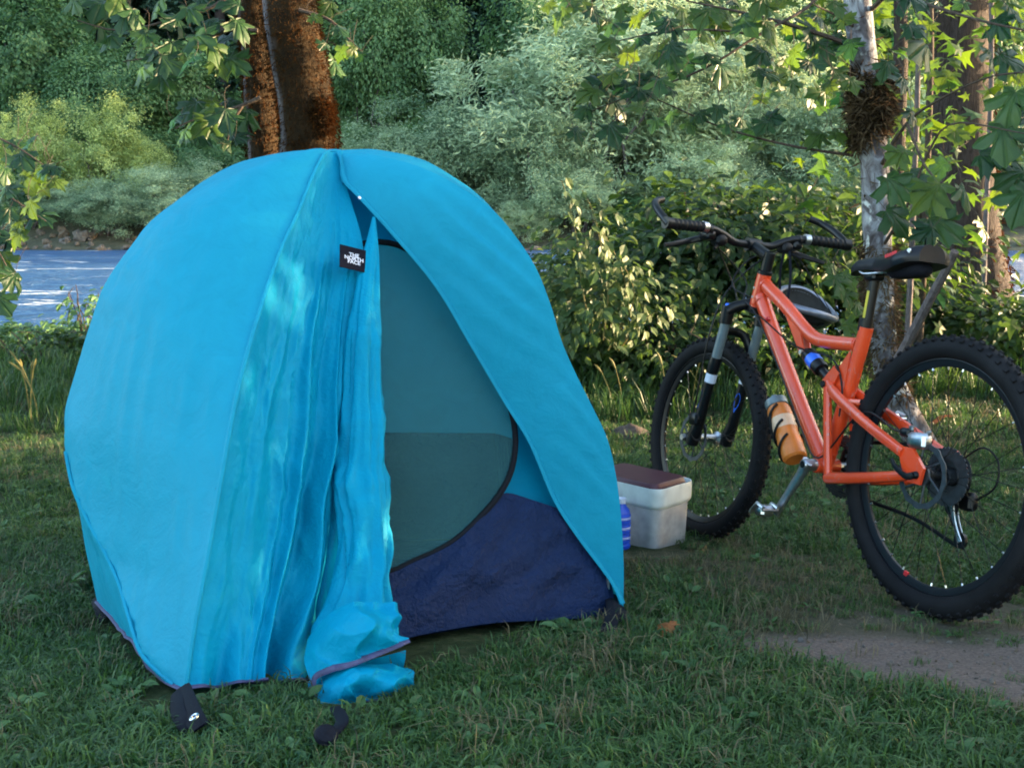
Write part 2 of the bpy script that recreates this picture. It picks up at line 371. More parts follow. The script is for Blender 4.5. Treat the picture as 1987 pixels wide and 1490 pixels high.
# ------------------------------------------------------------------ the setting: ground, river, far bank, hillside
GY = np.array([-12, -5, 0, 2.5, 3.5, 4.3, 8, 10, 12.3, 14, 24, 33, 35.5, 36.6, 38, 42, 58, 100, 150.])
GZ = np.array([1.0, .65, .37, .07, -.05, -.08, -.10, -.2, -.55, -1.0, -1.3, -1.0, -.62, -.2, .15, .8, 4.0, 32, 62.])
def gz(x, y):
    x = np.asarray(x, float); y = np.asarray(y, float)
    z = (np.interp(y - .25, GY, GZ) + np.interp(y + .25, GY, GZ) + np.interp(y, GY, GZ)) / 3
    P = np.stack([x, y, 0 * x], -1); near = np.clip((11 - y) / 3, 0, 1); far = np.clip((y - 33) / 6, 0, 1)
    keep = np.clip((np.hypot(x - .2, y - 2.6) - 1.2) / 1.5, .15, 1)
    return z + near * keep * (.03 * fbm(P * .9, 2, 3)) + near * .008 * fbm(P * 6, 2, 5) + far * (.6 * fbm(P * .12, 3, 9) + .25 * fbm(P * .6, 2, 4))
def bare_mask(x, y):
    P = np.stack([x, y, 0 * x], -1); nz = fbm(P * 3.2, 3, 21)
    # trodden strip that widens towards the lower right
    t = np.clip((x - .58) / .62, -1, 2); c = 2.21 - .36 * t; hw = .07 + .27 * np.clip(t, 0, 1.6)
    d1 = np.abs(y - c) / hw + np.clip(-t, 0, 1) * 4
    d2 = np.hypot((x - .98) / .42, (y - 2.50) / .30)
    a = np.clip(1.35 - d1 + .55 * nz, 0, 1) ; b = .55 * np.clip(1.2 - d2 + .5 * nz, 0, 1)
    d3 = np.hypot((x - .66) / .35, (y - 2.9) / .5); c = .35 * np.clip(1.1 - d3 + .6 * nz, 0, 1)
    return np.clip(np.maximum(np.maximum(a * 1.6, b), c), 0, 1)
def sheet(name, xs, ys, zf, mat, kind='structure', attr=None):
    X, Y = np.meshgrid(xs, ys); Z = zf(X, Y); b = MB().grid(np.stack([X, Y, Z], -1)); o = b.build(name, mat, auto=None); o['kind'] = kind
    if attr is not None:
        a = o.data.attributes.new('bare', 'FLOAT', 'POINT'); a.data.foreach_set('value', attr(X, Y).ravel().astype(np.float32))
    return o
xs = np.unique(np.concatenate([np.linspace(-60, -4, 40), np.linspace(-4, 5, 181), np.linspace(5, 60, 40)]))
ys = np.unique(np.concatenate([np.linspace(-9, 1, 30), np.linspace(1, 7, 121), np.linspace(7, 16, 60)]))
ground = sheet('ground', xs, ys, gz, M['ground'], attr=bare_mask)
river = sheet('river', np.linspace(-90, 90, 60), np.linspace(10.8, 38.5, 30), lambda x, y: -.45 + 0 * x, M['water'])
far_bank = sheet('far_bank', np.linspace(-90, 90, 150), np.linspace(16.02, 58, 90), gz, M['bank'])
hillside = sheet('hillside', np.linspace(-130, 130, 80), np.linspace(55, 150, 50), lambda x, y: gz(x, y) - np.clip((62 - y) * .35, 0, 3), M['bank'])

# ------------------------------------------------------------------ leaf shapes
def tri_fan(n): return [(0, i, i + 1) for i in range(1, n - 1)] + [(0, n - 1, 1)]
R_HALF = [(0, 0), (.10, -.10), (.34, -.13), (.35, .02), (.29, .12), (.46, .16), (.64, .27), (.56, .37), (.58, .52), (.44, .50), (.25, .43), (.29, .58), (.34, .72), (.21, .76), (.10, .90)]
def maple_leaf(curl=.2, droop=.25):
    pts = R_HALF + [(0, 1.03)] + [(-x, y) for x, y in R_HALF[:0:-1]]
    P = np.array([(0, .30)] + pts, float); z = -curl * np.abs(P[:, 0]) ** 1.3 - droop * np.clip(P[:, 1] - .2, 0, 2) ** 2 + .03 * np.sin(P[:, 0] * 17)
    V = np.column_stack([P, z]); V[0, 2] += .02
    return V, tri_fan(len(V))
def maple_simple():
    P = np.array([(0, .25), (0, 0), (.36, -.1), (.2, .14), (.58, .34), (.2, .42), (0, 1), (-.2, .42), (-.58, .34), (-.2, .14), (-.36, -.1)], float)
    return np.column_stack([P, -.25 * np.abs(P[:, 0]) ** 1.4 - .2 * np.clip(P[:, 1] - .2, 0, 2) ** 2]), tri_fan(11)
def ovate_leaf(w=.32, fold=.12):
    P = np.array([(0, .0, 0), (w * .75, .25, fold), (w, .5, fold), (w * .6, .8, fold * .6), (0, 1.05, -.12), (-w * .6, .8, fold * .6), (-w, .5, fold), (-w * .75, .25, fold), (0, .5, 0)], float)
    return P, [(8, i, (i + 1) % 8) for i in range(8)]
def quad_leaf(w=.3):
    P = np.array([(0, 0, 0), (w, .45, .06), (0, 1, -.05), (-w, .45, .06)], float); return P, [(0, 1, 2), (0, 2, 3)]
def scatter(name, T, pos, nrm, tip, size, tint, extra=None):
    """one mesh of many leaves: template T=(V,F), position, surface normal, tip direction, size, tint per leaf"""
    V, F = T; V = np.asarray(V); k = len(V); n = len(pos)
    nrm = nrm / (np.linalg.norm(nrm, axis=1)[:, None] + 1e-9)
    tip = tip - (tip * nrm).sum(1)[:, None] * nrm; tip /= np.linalg.norm(tip, axis=1)[:, None] + 1e-9
    side = np.cross(tip, nrm)
    A = pos[:, None, :] + size[:, None, None] * (V[None, :, 0, None] * side[:, None] + V[None, :, 1, None] * tip[:, None] + V[None, :, 2, None] * nrm[:, None])
    sizes = np.tile([len(f) for f in F], n); fl = np.concatenate([np.array(f) for f in F])
    loops = (fl[None] + (np.arange(n) * k)[:, None]).ravel()
    me = fast_mesh(name, A.reshape(-1, 3), sizes, loops)
    a = me.attributes.new('tint', 'FLOAT', 'POINT'); a.data.foreach_set('value', np.repeat(tint, k).astype(np.float32))
    return me
def rand_dirs(rng, n):
    v = rng.normal(size=(n, 3)); return v / np.linalg.norm(v, axis=1)[:, None]
def clump_points(rng, n, nclump, rad, csize, shell=.6, lower=.0):
    """points in clumps spread through an ellipsoid; returns positions, outward dirs, clump tint"""
    d = rand_dirs(rng, nclump); d[:, 2] = np.where(d[:, 2] < -lower, -d[:, 2] * .6, d[:, 2])
    r = (shell + (1 - shell) * rng.random(nclump)) * (1 + .26 * rng.normal(size=nclump).clip(-2, 1.6)); C = d * r[:, None] * np.asarray(rad)
    idx = rng.integers(0, nclump, n); cs = csize * (0.55 + .9 * rng.random(nclump))
    off = rng.normal(size=(n, 3)) * cs[idx][:, None] * np.array([1, 1, .7]); P = C[idx] + off
    out = P / np.asarray(rad); out /= np.linalg.norm(out, axis=1)[:, None] + 1e-9
    ct = rng.random(nclump)[idx]
    return P, out, ct
def crown_mesh(name, seed, n, nclump, rad, csize, T, size, mat, shell=.55, up=.6, tipdown=.4, lower=.3):
    rng = np.random.default_rng(seed); P, out, ct = clump_points(rng, n, nclump, rad, csize, shell, lower)
    nr = out * .6 + rand_dirs(rng, n) * .8 + np.array([0, 0, up]); tp = out + rand_dirs(rng, n) * .8 - np.array([0, 0, tipdown])
    sz = size * (.6 + .8 * rng.random(n)); ti = np.clip(.45 * ct + .55 * rng.random(n), 0, 1)
    me = scatter(name, T, P, nr, tp, sz, ti); me.materials.append(mat); return me

def branch_tube(mb, a, b, r0, r1, rng, n=7, wob=.06, sag=0.0, seg=6):
    a = np.asarray(a, float); b = np.asarray(b, float); t = np.linspace(0, 1, n)[:, None]; L = np.linalg.norm(b - a)
    P = a + (b - a) * t + rng.normal(size=(n, 3)) * wob * L * np.sin(t * math.pi) * .5; P[:, 2] += sag * L * np.sin(t[:, 0] * math.pi)
    mb.tube(P, np.linspace(r0, r1, n), seg); return P

# ------------------------------------------------------------------ grass (one uncountable mass, instanced tufts)
def tuft(name, seed, nb, h, spread, w, mat, lean=.6):
    rng = np.random.default_rng(seed); V = []; F = []; T = []
    for i in range(nb):
        a = rng.random() * 6.283; r = spread * math.sqrt(rng.random()); x0, y0 = r * math.cos(a), r * math.sin(a)
        b = rng.random() * 6.283; L = h * (.5 + .8 * rng.random()); ln = lean * (.3 + rng.random()); d = np.array([math.cos(b), math.sin(b), 0]); s = np.array([-d[1], d[0], 0])
        p0 = np.array([x0, y0, -.006]); p1 = p0 + d * L * ln * .35 + np.array([0, 0, L * .62]); p2 = p0 + d * L * ln + np.array([0, 0, L * (1 - .45 * ln)])
        ww = w * (.7 + .6 * rng.random()); k = len(V); V += [p0 - s * ww, p0 + s * ww, p1 + s * ww * .8, p1 - s * ww * .8, p2]
        F += [(k, k + 1, k + 2, k + 3), (k + 3, k + 2, k + 4)]; T += [rng.random()] * 5
    me = fast_mesh(name, np.array(V), [len(f) for f in F], [i for f in F for i in f])
    a = me.attributes.new('tint', 'FLOAT', 'POINT'); a.data.foreach_set('value', np.array(T, np.float32)); me.materials.append(mat)
    return bpy.data.objects.new(name, me)
def weed(name, seed, mat):
    rng = np.random.default_rng(seed); n = rng.integers(4, 8); V, F = ovate_leaf(.28, .1)
    a = rng.random(n) * 6.283; d = np.column_stack([np.cos(a), np.sin(a), .25 + .5 * rng.random(n)])
    me = scatter(name, (V, F), d * .012 * np.array([1, 1, .5]) + np.array([0, 0, .012]), np.tile([0, 0, 1.], (n, 1)) + rng.normal(size=(n, 3)) * .3, d, .018 + .022 * rng.random(n), rng.random(n))
    me.materials.append(mat); return bpy.data.objects.new(name, me)
def instancer(name, pts, rot, scl, idx, objs, label=None, kind='stuff'):
    src = bpy.data.collections.new(name + '_source')
    for o in objs: src.objects.link(o)
    me = bpy.data.meshes.new(name); me.vertices.add(len(pts)); me.vertices.foreach_set('co', np.asarray(pts, np.float32).ravel())
    for nm, ty, dat in (('rot', 'FLOAT_VECTOR', rot), ('scl', 'FLOAT', scl), ('idx', 'INT', idx)):
        a = me.attributes.new(nm, ty, 'POINT'); a.data.foreach_set('vector' if ty == 'FLOAT_VECTOR' else 'value', np.asarray(dat, np.int32 if ty == 'INT' else np.float32).ravel())
    o = link(bpy.data.objects.new(name, me)); o['kind'] = kind
    if label: o['label'] = label
    ng = bpy.data.node_groups.new(name + '_nodes', 'GeometryNodeTree')
    ng.interface.new_socket('Geometry', in_out='INPUT', socket_type='NodeSocketGeometry'); ng.interface.new_socket('Geometry', in_out='OUTPUT', socket_type='NodeSocketGeometry')
    gi = ng.nodes.new('NodeGroupInput'); go = ng.nodes.new('NodeGroupOutput'); iop = ng.nodes.new('GeometryNodeInstanceOnPoints'); ci = ng.nodes.new('GeometryNodeCollectionInfo')
    ci.inputs['Collection'].default_value = src; ci.inputs['Separate Children'].default_value = True; ci.inputs['Reset Children'].default_value = True
    def named(n_, t_):
        q = ng.nodes.new('GeometryNodeInputNamedAttribute'); q.data_type = t_; q.inputs['Name'].default_value = n_; return q.outputs['Attribute']
    L = ng.links.new; L(gi.outputs[0], iop.inputs['Points']); L(ci.outputs[0], iop.inputs['Instance']); iop.inputs['Pick Instance'].default_value = True
    L(named('idx', 'INT'), iop.inputs['Instance Index']); L(named('rot', 'FLOAT_VECTOR'), iop.inputs['Rotation']); L(named('scl', 'FLOAT'), iop.inputs['Scale'])
    L(iop.outputs[0], go.inputs[0]); md = o.modifiers.new('scatter', 'NODES'); md.node_group = ng
    return o
def make_grass():
    objs = [tuft('tuft_%02d' % i, 40 + i, 26, .028 + .008 * (i % 3), .036, .0016, M['grass'], .95) for i in range(6)]
    objs += [tuft('tuft_%02d' % (6 + i), 60 + i, 12, .055, .04, .0011, M['drygrass'], 1.0) for i in range(2)]
    objs += [weed('tuft_%02d' % (8 + i), 70 + i, M['weed']) for i in range(3)]
    objs += [tuft('tuft_%02d' % (11 + i), 80 + i, 16, .17, .05, .0022, M['grass'], .6) for i in range(2)]
    for i in range(2):
        r0 = np.random.default_rng(95 + i); V = rand_dirs(r0, 26) * (.7 + .3 * r0.random(26))[:, None]
        b = MB(); q = [np.array([math.cos(t) * math.sin(p), math.sin(t) * math.sin(p), math.cos(p)]) for p in (.05, .8, 1.57, 2.3, 3.09) for t in np.linspace(0, 6.283, 8)[:-1]]
        q = np.array(q) * .009 * (1 + .35 * r0.normal(size=(35, 1)).clip(-1, 1)) * np.array([1, .8, .6]); me = b.add(q, [(k * 7 + j, k * 7 + (j + 1) % 7, (k + 1) * 7 + (j + 1) % 7, (k + 1) * 7 + j) for k in range(4) for j in range(7)]).mesh('pebble', False); me.materials.append(M['rock']); objs.append(bpy.data.objects.new('tuft_%02d' % (13 + i), me))
    rng = np.random.default_rng(5); P = []; K = []
    for y0, y1, dens in ((1.25, 2.2, 1750), (2.2, 3.4, 1250), (3.4, 5.0, 720), (5.0, 9.5, 260)):
        xw = .56 * y1 + .35; n = int(dens * 2 * xw * (y1 - y0)); x = rng.uniform(-xw, xw, n); y = rng.uniform(y0, y1, n)
        P.append(np.column_stack([x, y]))
    P = np.concatenate(P); x, y = P[:, 0], P[:, 1]; bm = bare_mask(x, y); keep = rng.random(len(x)) > bm * .96
    # nothing grows under the tent floor
    q = np.array([[-.70, 1.93], [-.25, 1.93], [.30, 2.52], [.05, 3.45], [-1.2, 3.45], [-1.10, 2.62]]); ins = np.ones(len(x), bool)
    for a, b in zip(q, np.roll(q, -1, 0)): ins &= ((b[0] - a[0]) * (y - a[1]) - (b[1] - a[1]) * (x - a[0])) > .0
    keep &= ~ins & (np.hypot(x - .40, y - 3.30) > .14) & (np.hypot(x - .46, y - 3.22) > .09) & (np.hypot(x + .63, y - 1.90) > .085) & (np.hypot(x + .30, y - 1.87) > .07) & (np.hypot(x - .24, y - 2.47) > .06); x, y, bm = x[keep], y[keep], bm[keep]; n = len(x); u = rng.random(n)
    patch = fbm(np.stack([x, y, 0 * x], -1) * 1.6, 2, 31)
    idx = rng.integers(0, 6, n); dry = u < .05 + .16 * np.clip((patch - .15) * 3, 0, 1) + .35 * (bm > .1); idx = np.where(dry, rng.integers(6, 8, n), idx)
    wd = (rng.random(n) < .035 + .06 * (patch < -.35)) & (y < 4.5); idx = np.where(wd, rng.integers(8, 11, n), idx)
    tall = (y > 5.6 + .5 * patch) & (x < -1.2) | (y > 6.1 + .6 * patch) & (x > -.1); idx = np.where(tall & (rng.random(n) < np.where(x < -1, .4, .7)), rng.integers(11, 13, n), idx)
    z = gz(x, y); rot = np.column_stack([rng.normal(size=n) * .16, rng.normal(size=n) * .16, rng.random(n) * 6.283])
    scl = (.75 + .55 * rng.random(n)) * (1 + .18 * patch) * np.where(bm > .1, .7, 1) * np.where(y > 5, np.where(x < -1, 1.0, 1.2), .9)
    px_, py_ = rng.uniform(.4, 1.5, 2600), rng.uniform(1.6, 2.75, 2600); ok = rng.random(2600) < .55 * bare_mask(px_, py_); px_, py_ = px_[ok], py_[ok]; m = len(px_)
    x, y, z = np.concatenate([x, px_]), np.concatenate([y, py_]), np.concatenate([z, gz(px_, py_) + .001]); rot = np.vstack([rot, rng.random((m, 3)) * 6]); scl = np.concatenate([scl, .15 + .75 * rng.random(m) ** 2.5]); idx = np.concatenate([idx, rng.integers(13, 15, m)])
    instancer('grass', np.column_stack([x, y, z]), rot, scl, idx, objs, 'short green lawn grass with weeds and dry blades')
make_grass()

# ------------------------------------------------------------------ tent
def plane_through(a, b, c):
    n = np.cross(np.asarray(b) - a, np.asarray(c) - a); return unit(n)
def g0(x, y): return float(gz(np.array(x), np.array(y)))
def on_ground(px, py, dz=0.0):
    r = ray(px, py); Y = 3.0
    for _ in range(40):
        p = CAM + r * (Y / r[1]); t = (g0(p[0], p[1]) + dz - CAMZ) / r[2]; Y += .6 * (t * r[1] - Y)
    return CAM + r * (Y / r[1])
def make_tent():
    A = on_ground(355, 1338, .015); B = on_ground(1207, 1178, .02); D = on_ground(191, 1168, .03)
    AP = at(648, 295.5, 2.76)                                # top of the dome
    root_loc = np.array([-.45, 2.7, g0(-.45, 2.7)])
    T = empty('dome_tent', root_loc, 'blue dome tent with open front flap and net door on the lawn', 'tent')
    def part(mb, name, mat, parent=None, **kw):
        o = mb.build(name, mat, T, **kw); o.location = -root_loc
        if parent is not None: o.parent = parent; o.location = (0, 0, 0)
        return o
    def curve_in_plane(px, P, Q, n=60):                      # pixel outline laid on the upright plane through P and Q
        d = np.array([Q[0] - P[0], Q[1] - P[1], 0]); nn = unit(np.cross(d, [0, 0, 1])); return spline([on_plane(x, y, P, nn) for x, y in px], n)
    K1 = curve_in_plane([(648, 295.5), (630, 300), (608, 340), (576, 418), (542, 492), (501, 613), (467, 733), (442, 854), (404, 1068), (375, 1223), (358, 1336)], AP, A)
    KD = curve_in_plane([(648, 295.5), (600, 299), (560, 306), (500, 319), (450, 336), (380, 370), (300, 425), (240, 500), (200, 565), (165, 680), (143, 775), (136, 830), (146, 920), (162, 1010), (177, 1100), (190, 1166)], AP, D)
    KB = curve_in_plane([(648, 295.5), (720, 300), (800, 319), (870, 350), (950, 402), (1000, 458), (1040, 520), (1068, 590), (1090, 662), (1116, 722), (1150, 790), (1178, 850), (1195, 920), (1205, 1000), (1210, 1090), (1210, 1178)], AP, B)
    # seam and free edge of the right flap: from the top straight down to the corner by the cooler
    e_px = [(660, 297), (664, 325), (668, 352), (697, 383), (760, 452), (846, 555), (915, 670), (983, 785), (1029, 860), (1075, 968), (1121, 1040), (1184, 1125), (1207, 1172)]
    yy = np.interp(np.linspace(0, 1, len(e_px)), [0, .12, .3, 1], [2.755, 2.70, 2.62, B[1] - .012])
    K2 = spline([at(x, y, Y) for (x, y), Y in zip(e_px, yy)], 60)
    nrm_front = plane_through(A, B, AP); nrm_front *= -np.sign(nrm_front[1])      # towards the camera
    ctr = np.array([-.45, 2.85, .4])
    def loft(Ka, Kb, m, bulge, f=None):
        n = len(Ka); w = np.linspace(0, 1, m); G = Ka[:, None] * (1 - w)[None, :, None] + Kb[:, None] * w[None, :, None]
        v = np.linspace(0, 1, n); Vv, Ww = np.meshgrid(v, w, indexing='ij')
        out = G - ctr; out[..., 2] *= .5; out /= np.linalg.norm(out, axis=2)[..., None]
        amp = bulge * np.sin(Ww * math.pi) * np.sin(np.clip(Vv * 1.15, 0, 1) * math.pi) ** .7
        if f is not None: amp = amp + f(Vv, Ww, G)
        return G + out * amp[..., None]
    def resamp(K, n): return spline(K, n)
    # left panel, folded inwards below a crease that runs from the corner up to the side
    def crease(V, Wd, G):
        vf = 1 - .34 * Wd ** 1.7; d = V - vf
        r = np.where(d < 0, np.exp(d * 9), 1 - d / (1 - vf + .02)); tuck = .055 * np.clip(r, 0, 1) * np.clip(Wd * 4, 0, 1) * np.clip((1 - Wd) * 3 + .25, 0, 1)
        pull = .0045 * np.sin(V * 95 + Wd * 7 + 2 * vnoise(G * 6, 4)) * np.exp(-((.84 - Wd) / .12) ** 2) * np.clip((V - .28) * 5, 0, 1) * np.clip((.62 - V) * 6, 0, 1)
        cre = .0028 * (1 - 2.2 * np.abs(vnoise(np.stack([Wd * 10 + V * 2, V * 5, 0 * V], -1), 15))) * np.clip(V * 2 - .3, 0, 1) + .005 * (1 - 2.2 * np.abs(vnoise(np.stack([Wd * 26, V * 3, 0 * V + 9], -1), 16))) * np.clip((V - .72) * 5, 0, 1) * np.clip((1 - V) * 9, 0, 1) + .0025 * np.sin(V * 130) * np.exp(-(Wd / .05) ** 2) * np.clip((.4 - V) * 5, 0, 1)
        return tuck + pull + cre + .003 * fbm(G * 5, 3, 12) * np.clip(V * 3, 0, 1)
    GL = loft(resamp(K1, 90), resamp(KD, 90), 60, .05, crease)
    lp = part(MB().grid(GL), 'side_panel', M['fly'], auto=None)
    # right flap: strip between the free edge and the pole
    def flapw(V, Wd, G):
        q = G @ np.array([.75, .1, -.66]); s = G @ np.array([.6, -.2, .77])
        return (.0062 * np.sin(s * 120 + 5 * fbm(G * 3, 2, 8)) * (.4 + .6 * vnoise(G * 7, 9)) + .006 * fbm(G * 9, 3, 14)) * np.sin(Wd * math.pi) ** .6 * np.clip(V * 3, 0, 1)
    GR = loft(resamp(K2, 110), resamp(KB, 110), 50, .03, flapw)
    rf = part(MB().grid(GR), 'right_flap', M['fly'], auto=None)
    ed = K2 + nrm_front * .004
    part(MB().tube(resamp(ed, 80), .007, 8, flat=.5), 'flap_edge', M['fly'])
    # front panel left of the opening, hanging in folds
    kz = [(662, 300), (668, 345), (684, 400), (703, 470), (706, 560), (702, 680), (698, 800), (688, 930), (672, 1060), (650, 1170), (628, 1262), (620, 1318)]
    fy = np.interp(np.linspace(0, 1, len(kz)), [0, .1, .3, .65, 1], [2.75, 2.70, 2.58, 2.28, 2.02])
    KZ = spline([at(x, y, Y) for (x, y), Y in zip(kz, fy)], 100); n = 190; m = 150
    v = np.linspace(0, 1, n); w = np.linspace(0, 1, m); a_, b_ = resamp(K1, n), resamp(KZ, n)
    G = a_[:, None] * (1 - w)[None, :, None] + b_[:, None] * w[None, :, None]; Vv, Ww = np.meshgrid(v, w, indexing='ij')
    sag = -.05 * np.sin(Ww * math.pi) * np.sin(Vv * math.pi) ** .8
    ridge = lambda P, sd: 1 - 2.2 * np.abs(vnoise(P, sd))
    wz = np.zeros_like(Ww); uu = Ww + .07 * fbm(np.stack([Ww * 3, Vv * 4, wz], -1), 2, 101)
    fold = 0
    for c0, c1, wd, am in ((.50, .57, .030, .034), (.64, .67, .06, -.040), (.80, .77, .022, .024), (.30, .27, .045, .010), (.93, .90, .05, -.030)):
        fold = fold + am * np.exp(-((uu - (c0 + (c1 - c0) * Vv)) / (wd * (.6 + .8 * Vv))) ** 2) * np.clip((Vv - .18) * 1.8, 0, 1) * (1 + .4 * vnoise(np.stack([wz + c0 * 9, Vv * 5, wz], -1), 7))
    ev = np.clip((Vv - .08) * 2.2, 0, 1) * np.clip(Ww * 7, 0, 1)
    fold = fold + ev * (.006 * ridge(np.stack([uu * 8, Vv * 2.2, wz], -1), 103) + .002 * ridge(np.stack([uu * 13 + Vv * 5, Vv * 5, wz + 3], -1), 105) + .004 * ridge(np.stack([uu * 9 - Vv * 14, Vv * 9, wz + 5], -1), 107) + .002 * fbm(np.stack([uu * 24, Vv * 26, wz], -1), 2, 109))
    hemw = .026 * np.sin(Ww * 15 + 1.0 + 2 * vnoise(np.stack([Ww * 5, wz, wz], -1), 3)) * np.clip((Vv - .86) * 7, 0, 1) * np.clip(Ww * 5, 0, 1)
    cr = 0
    G = G + nrm_front * (sag + fold + hemw + cr)[..., None]
    fp = part(MB().grid(G, True), 'front_panel', M['fly_front'], auto=None)
    # hem bindings
    part(MB().tube(G[-1] + np.array([0, 0, .002]), .0075, 8, flat=.45), 'hem', M['hem'], parent=fp).location = (0, 0, 0)
    part(MB().tube(GL[-1] + np.array([0, 0, .0]), .007, 8, flat=.45), 'hem', M['hem'], parent=lp)
    # raised seams along pole sleeves
    part(MB().tube(resamp(K1, 90)[4:] + nrm_front * .003, .0055, 6), 'seam', M['fly'], parent=lp)
    cl = np.array([GL[int(round((1 - .34 * (j / 59) ** 1.7) * 89)), j] for j in range(4, 56)])
    part(MB().tube(spline(cl[::6], 60), .005, 6), 'seam', M['fly'], parent=lp)
    part(MB().tube(spline([at(x, y, Y) for x, y, Y in ((655, 296.5, 2.752), (661, 310, 2.725), (664, 335, 2.70), (667, 356, 2.68))], 20), .004, 6), 'seam', M['fly'], parent=rf)
    # hidden rear of the fly
    E_ = np.array([.02, 3.42, g0(.02, 3.42) + .03]); Gc = np.array([-1.16, 3.42, g0(-1.16, 3.42) + .03])
    def arch(c, n=60):
        t = np.linspace(0, math.pi / 2, n); return AP + (c - AP) * np.column_stack([np.sin(t) ** .85, np.sin(t) ** .85, 1 - np.cos(t) ** .85 * 1.0]) if False else np.column_stack([AP[0] + (c[0] - AP[0]) * np.sin(t) ** .8, AP[1] + (c[1] - AP[1]) * np.sin(t) ** .8, c[2] + (AP[2] - c[2]) * np.cos(t) ** .8])
    KE, KG = arch(E_), arch(Gc)
    back = MB(); wr = lambda V, Wd, G: .006 * fbm(G * 6, 3, 44) * np.sin(Wd * math.pi)
    back.grid(loft(KB, KE, 24, .03, wr)); back.grid(loft(KE, KG, 24, .03, wr)); back.grid(loft(KG, KD, 24, .03, wr))
    part(back, 'rear_panel', M['fly'], auto=None)
    # poles under the sleeves
    for K in (K1, KB, KD):
        Q = ctr + (K - ctr) * .95; part(MB().tube(resamp(Q, 40), .0045, 8), 'pole', M['alloy'])

    # ---- inner tent: front wall, net door with black zip, navy tub, floor
    P1 = on_ground(700, 1262, .01) + np.array([0, .03, 0]); P2 = on_ground(1188, 1197, .005); P3 = at(690, 330, 2.74)
    ni = plane_through(P1, P2, P3); ni *= -np.sign(ni[1])
    pin = lambda px, off=0.0: np.array([on_plane(x, y, P1 + ni * off, ni) for x, y in px])
    def poly(px, off, name, mat, hole=None, sub=None, parent=None):
        loops = [[Vector(p) for p in pin(px, off)]]
        if hole: loops.append([Vector(p) for p in pin(hole, off)][::-1])
        F = tessellate_polygon(loops); V = np.array([list(p) for l in loops for p in l])
        return part(MB().add(V, [tuple(f) for f in F]), name, mat, smooth=False, parent=parent)
    door_px = spline([(600, 560), (650, 500), (700, 474), (745, 470), (790, 484), (830, 520), (870, 580), (912, 642), (950, 702), (980, 760), (997, 820), (1000, 870), (990, 920), (965, 965), (930, 1005), (890, 1043), (850, 1068), (800, 1090), (760, 1108), (690, 1110), (630, 1060), (600, 960), (590, 760), (600, 562)], 90)[:-1]
    door = poly(door_px, 0.0, 'net_door', M['net'])
    dz = pin(door_px, .004); dz = np.vstack([dz, dz[:2]])
    part(MB().tube(dz, .0075, 8, cap=False), 'zip', M['zip'], parent=door)
    wall_px = [(560, 1180), (520, 900), (560, 600), (640, 400), (690, 335), (745, 400), (860, 520), (960, 650), (1040, 800), (1100, 930), (1150, 1030), (1186, 1120), (1190, 1190), (900, 1212), (700, 1240)]
    poly(wall_px, -.034, 'front_wall', M['inner'], hole=[tuple(p) for p in door_px])
    # navy lower wall as a creased sheet just proud of the front wall
    top = spline([(560, 1075), (640, 1082), (700, 1118), (762, 1110), (800, 1092), (850, 1070), (890, 1046), (930, 1008), (962, 968), (985, 956), (1040, 972), (1100, 992), (1132, 1004), (1172, 1080), (1194, 1168)], 70)
    bot = spline([(560, 1290), (640, 1284), (700, 1270), (770, 1245), (800, 1236), (860, 1224), (950, 1210), (1080, 1202), (1194, 1196)], 70)
    tw = np.linspace(0, 1, 26); Gp = top[:, None] * (1 - tw)[None, :, None] + bot[:, None] * tw[None, :, None]
    Gn = np.array([[on_plane(x, y, P1 + ni * (.014 - .038 * np.clip((k / 69 - .45) / .55, 0, 1)), ni) for x, y in r] for k, r in enumerate(Gp)])
    wv = np.sin(np.clip(tw * 1.0, 0, 1) * math.pi)[None] * np.clip((1 - np.linspace(0, 1, 70)[:, None]) * 5, .15, 1)
    q = Gn @ np.array([.6, .2, -.75])
    Gn = Gn + ni * ((.020 * (1 - 1.6 * np.abs(fbm(np.stack([q * 9, Gn[..., 0] * 4, Gn[..., 2] * 8], -1), 3, 51))) + .012 * fbm(Gn * 8, 3, 52)) * wv + .030 * tw[None] ** 3 * np.sin(np.linspace(0, 3.1, 70))[:, None] ** 2 * (np.linspace(1, .2, 70))[:, None])[..., None]
    part(MB().grid(Gn, True), 'floor_tub', M['navy'], auto=None)
    base = np.array([A * .86 + ctr * .14, B * .9 + ctr * .1, E_ * .9 + ctr * .1, Gc * .88 + ctr * .12, D * .82 + ctr * .18]); base[:, 2] = [g0(p[0], p[1]) + .012 for p in base]
    fl = MB().add(base, [(0, 1, 2, 3, 4)])
    tb = MB()
    for i, j in ((1, 2), (2, 3), (3, 4), (4, 0)):
        h = .36; a, b = base[i], base[j]; t = np.linspace(0, 1, 16)[:, None]; lo = a + (b - a) * t; hi = lo + np.array([0, 0, h]); hi[:, :2] += (ctr[:2] - hi[:, :2]) * .06
        s = np.linspace(0, 1, 8); g = lo[:, None] * (1 - s)[None, :, None] + hi[:, None] * s[None, :, None]; g[..., :2] += .012 * fbm(g * 7, 2, 61)[..., None]; tb.grid(g)
    part(fl, 'floor', M['navy'], smooth=False); part(tb, 'tub_wall', M['navy'], auto=None)

    # ---- gathered door curtain: a twisted hank of cloth falling to a crumpled hem
    L_px = [(722, 422), (700, 500), (682, 570), (668, 660), (666, 760), (652, 860), (641, 930), (652, 1010), (650, 1090), (628, 1170), (600, 1225), (594, 1262)]
    R_px = [(728, 420), (736, 500), (739, 570), (741, 660), (745, 760), (750, 860), (755, 930), (760, 1010), (765, 1090), (768, 1170), (770, 1225), (772, 1250)]
    cy = np.interp(np.linspace(0, 1, 12), [0, .15, .5, 1], [2.60, 2.51, 2.30, 2.03])
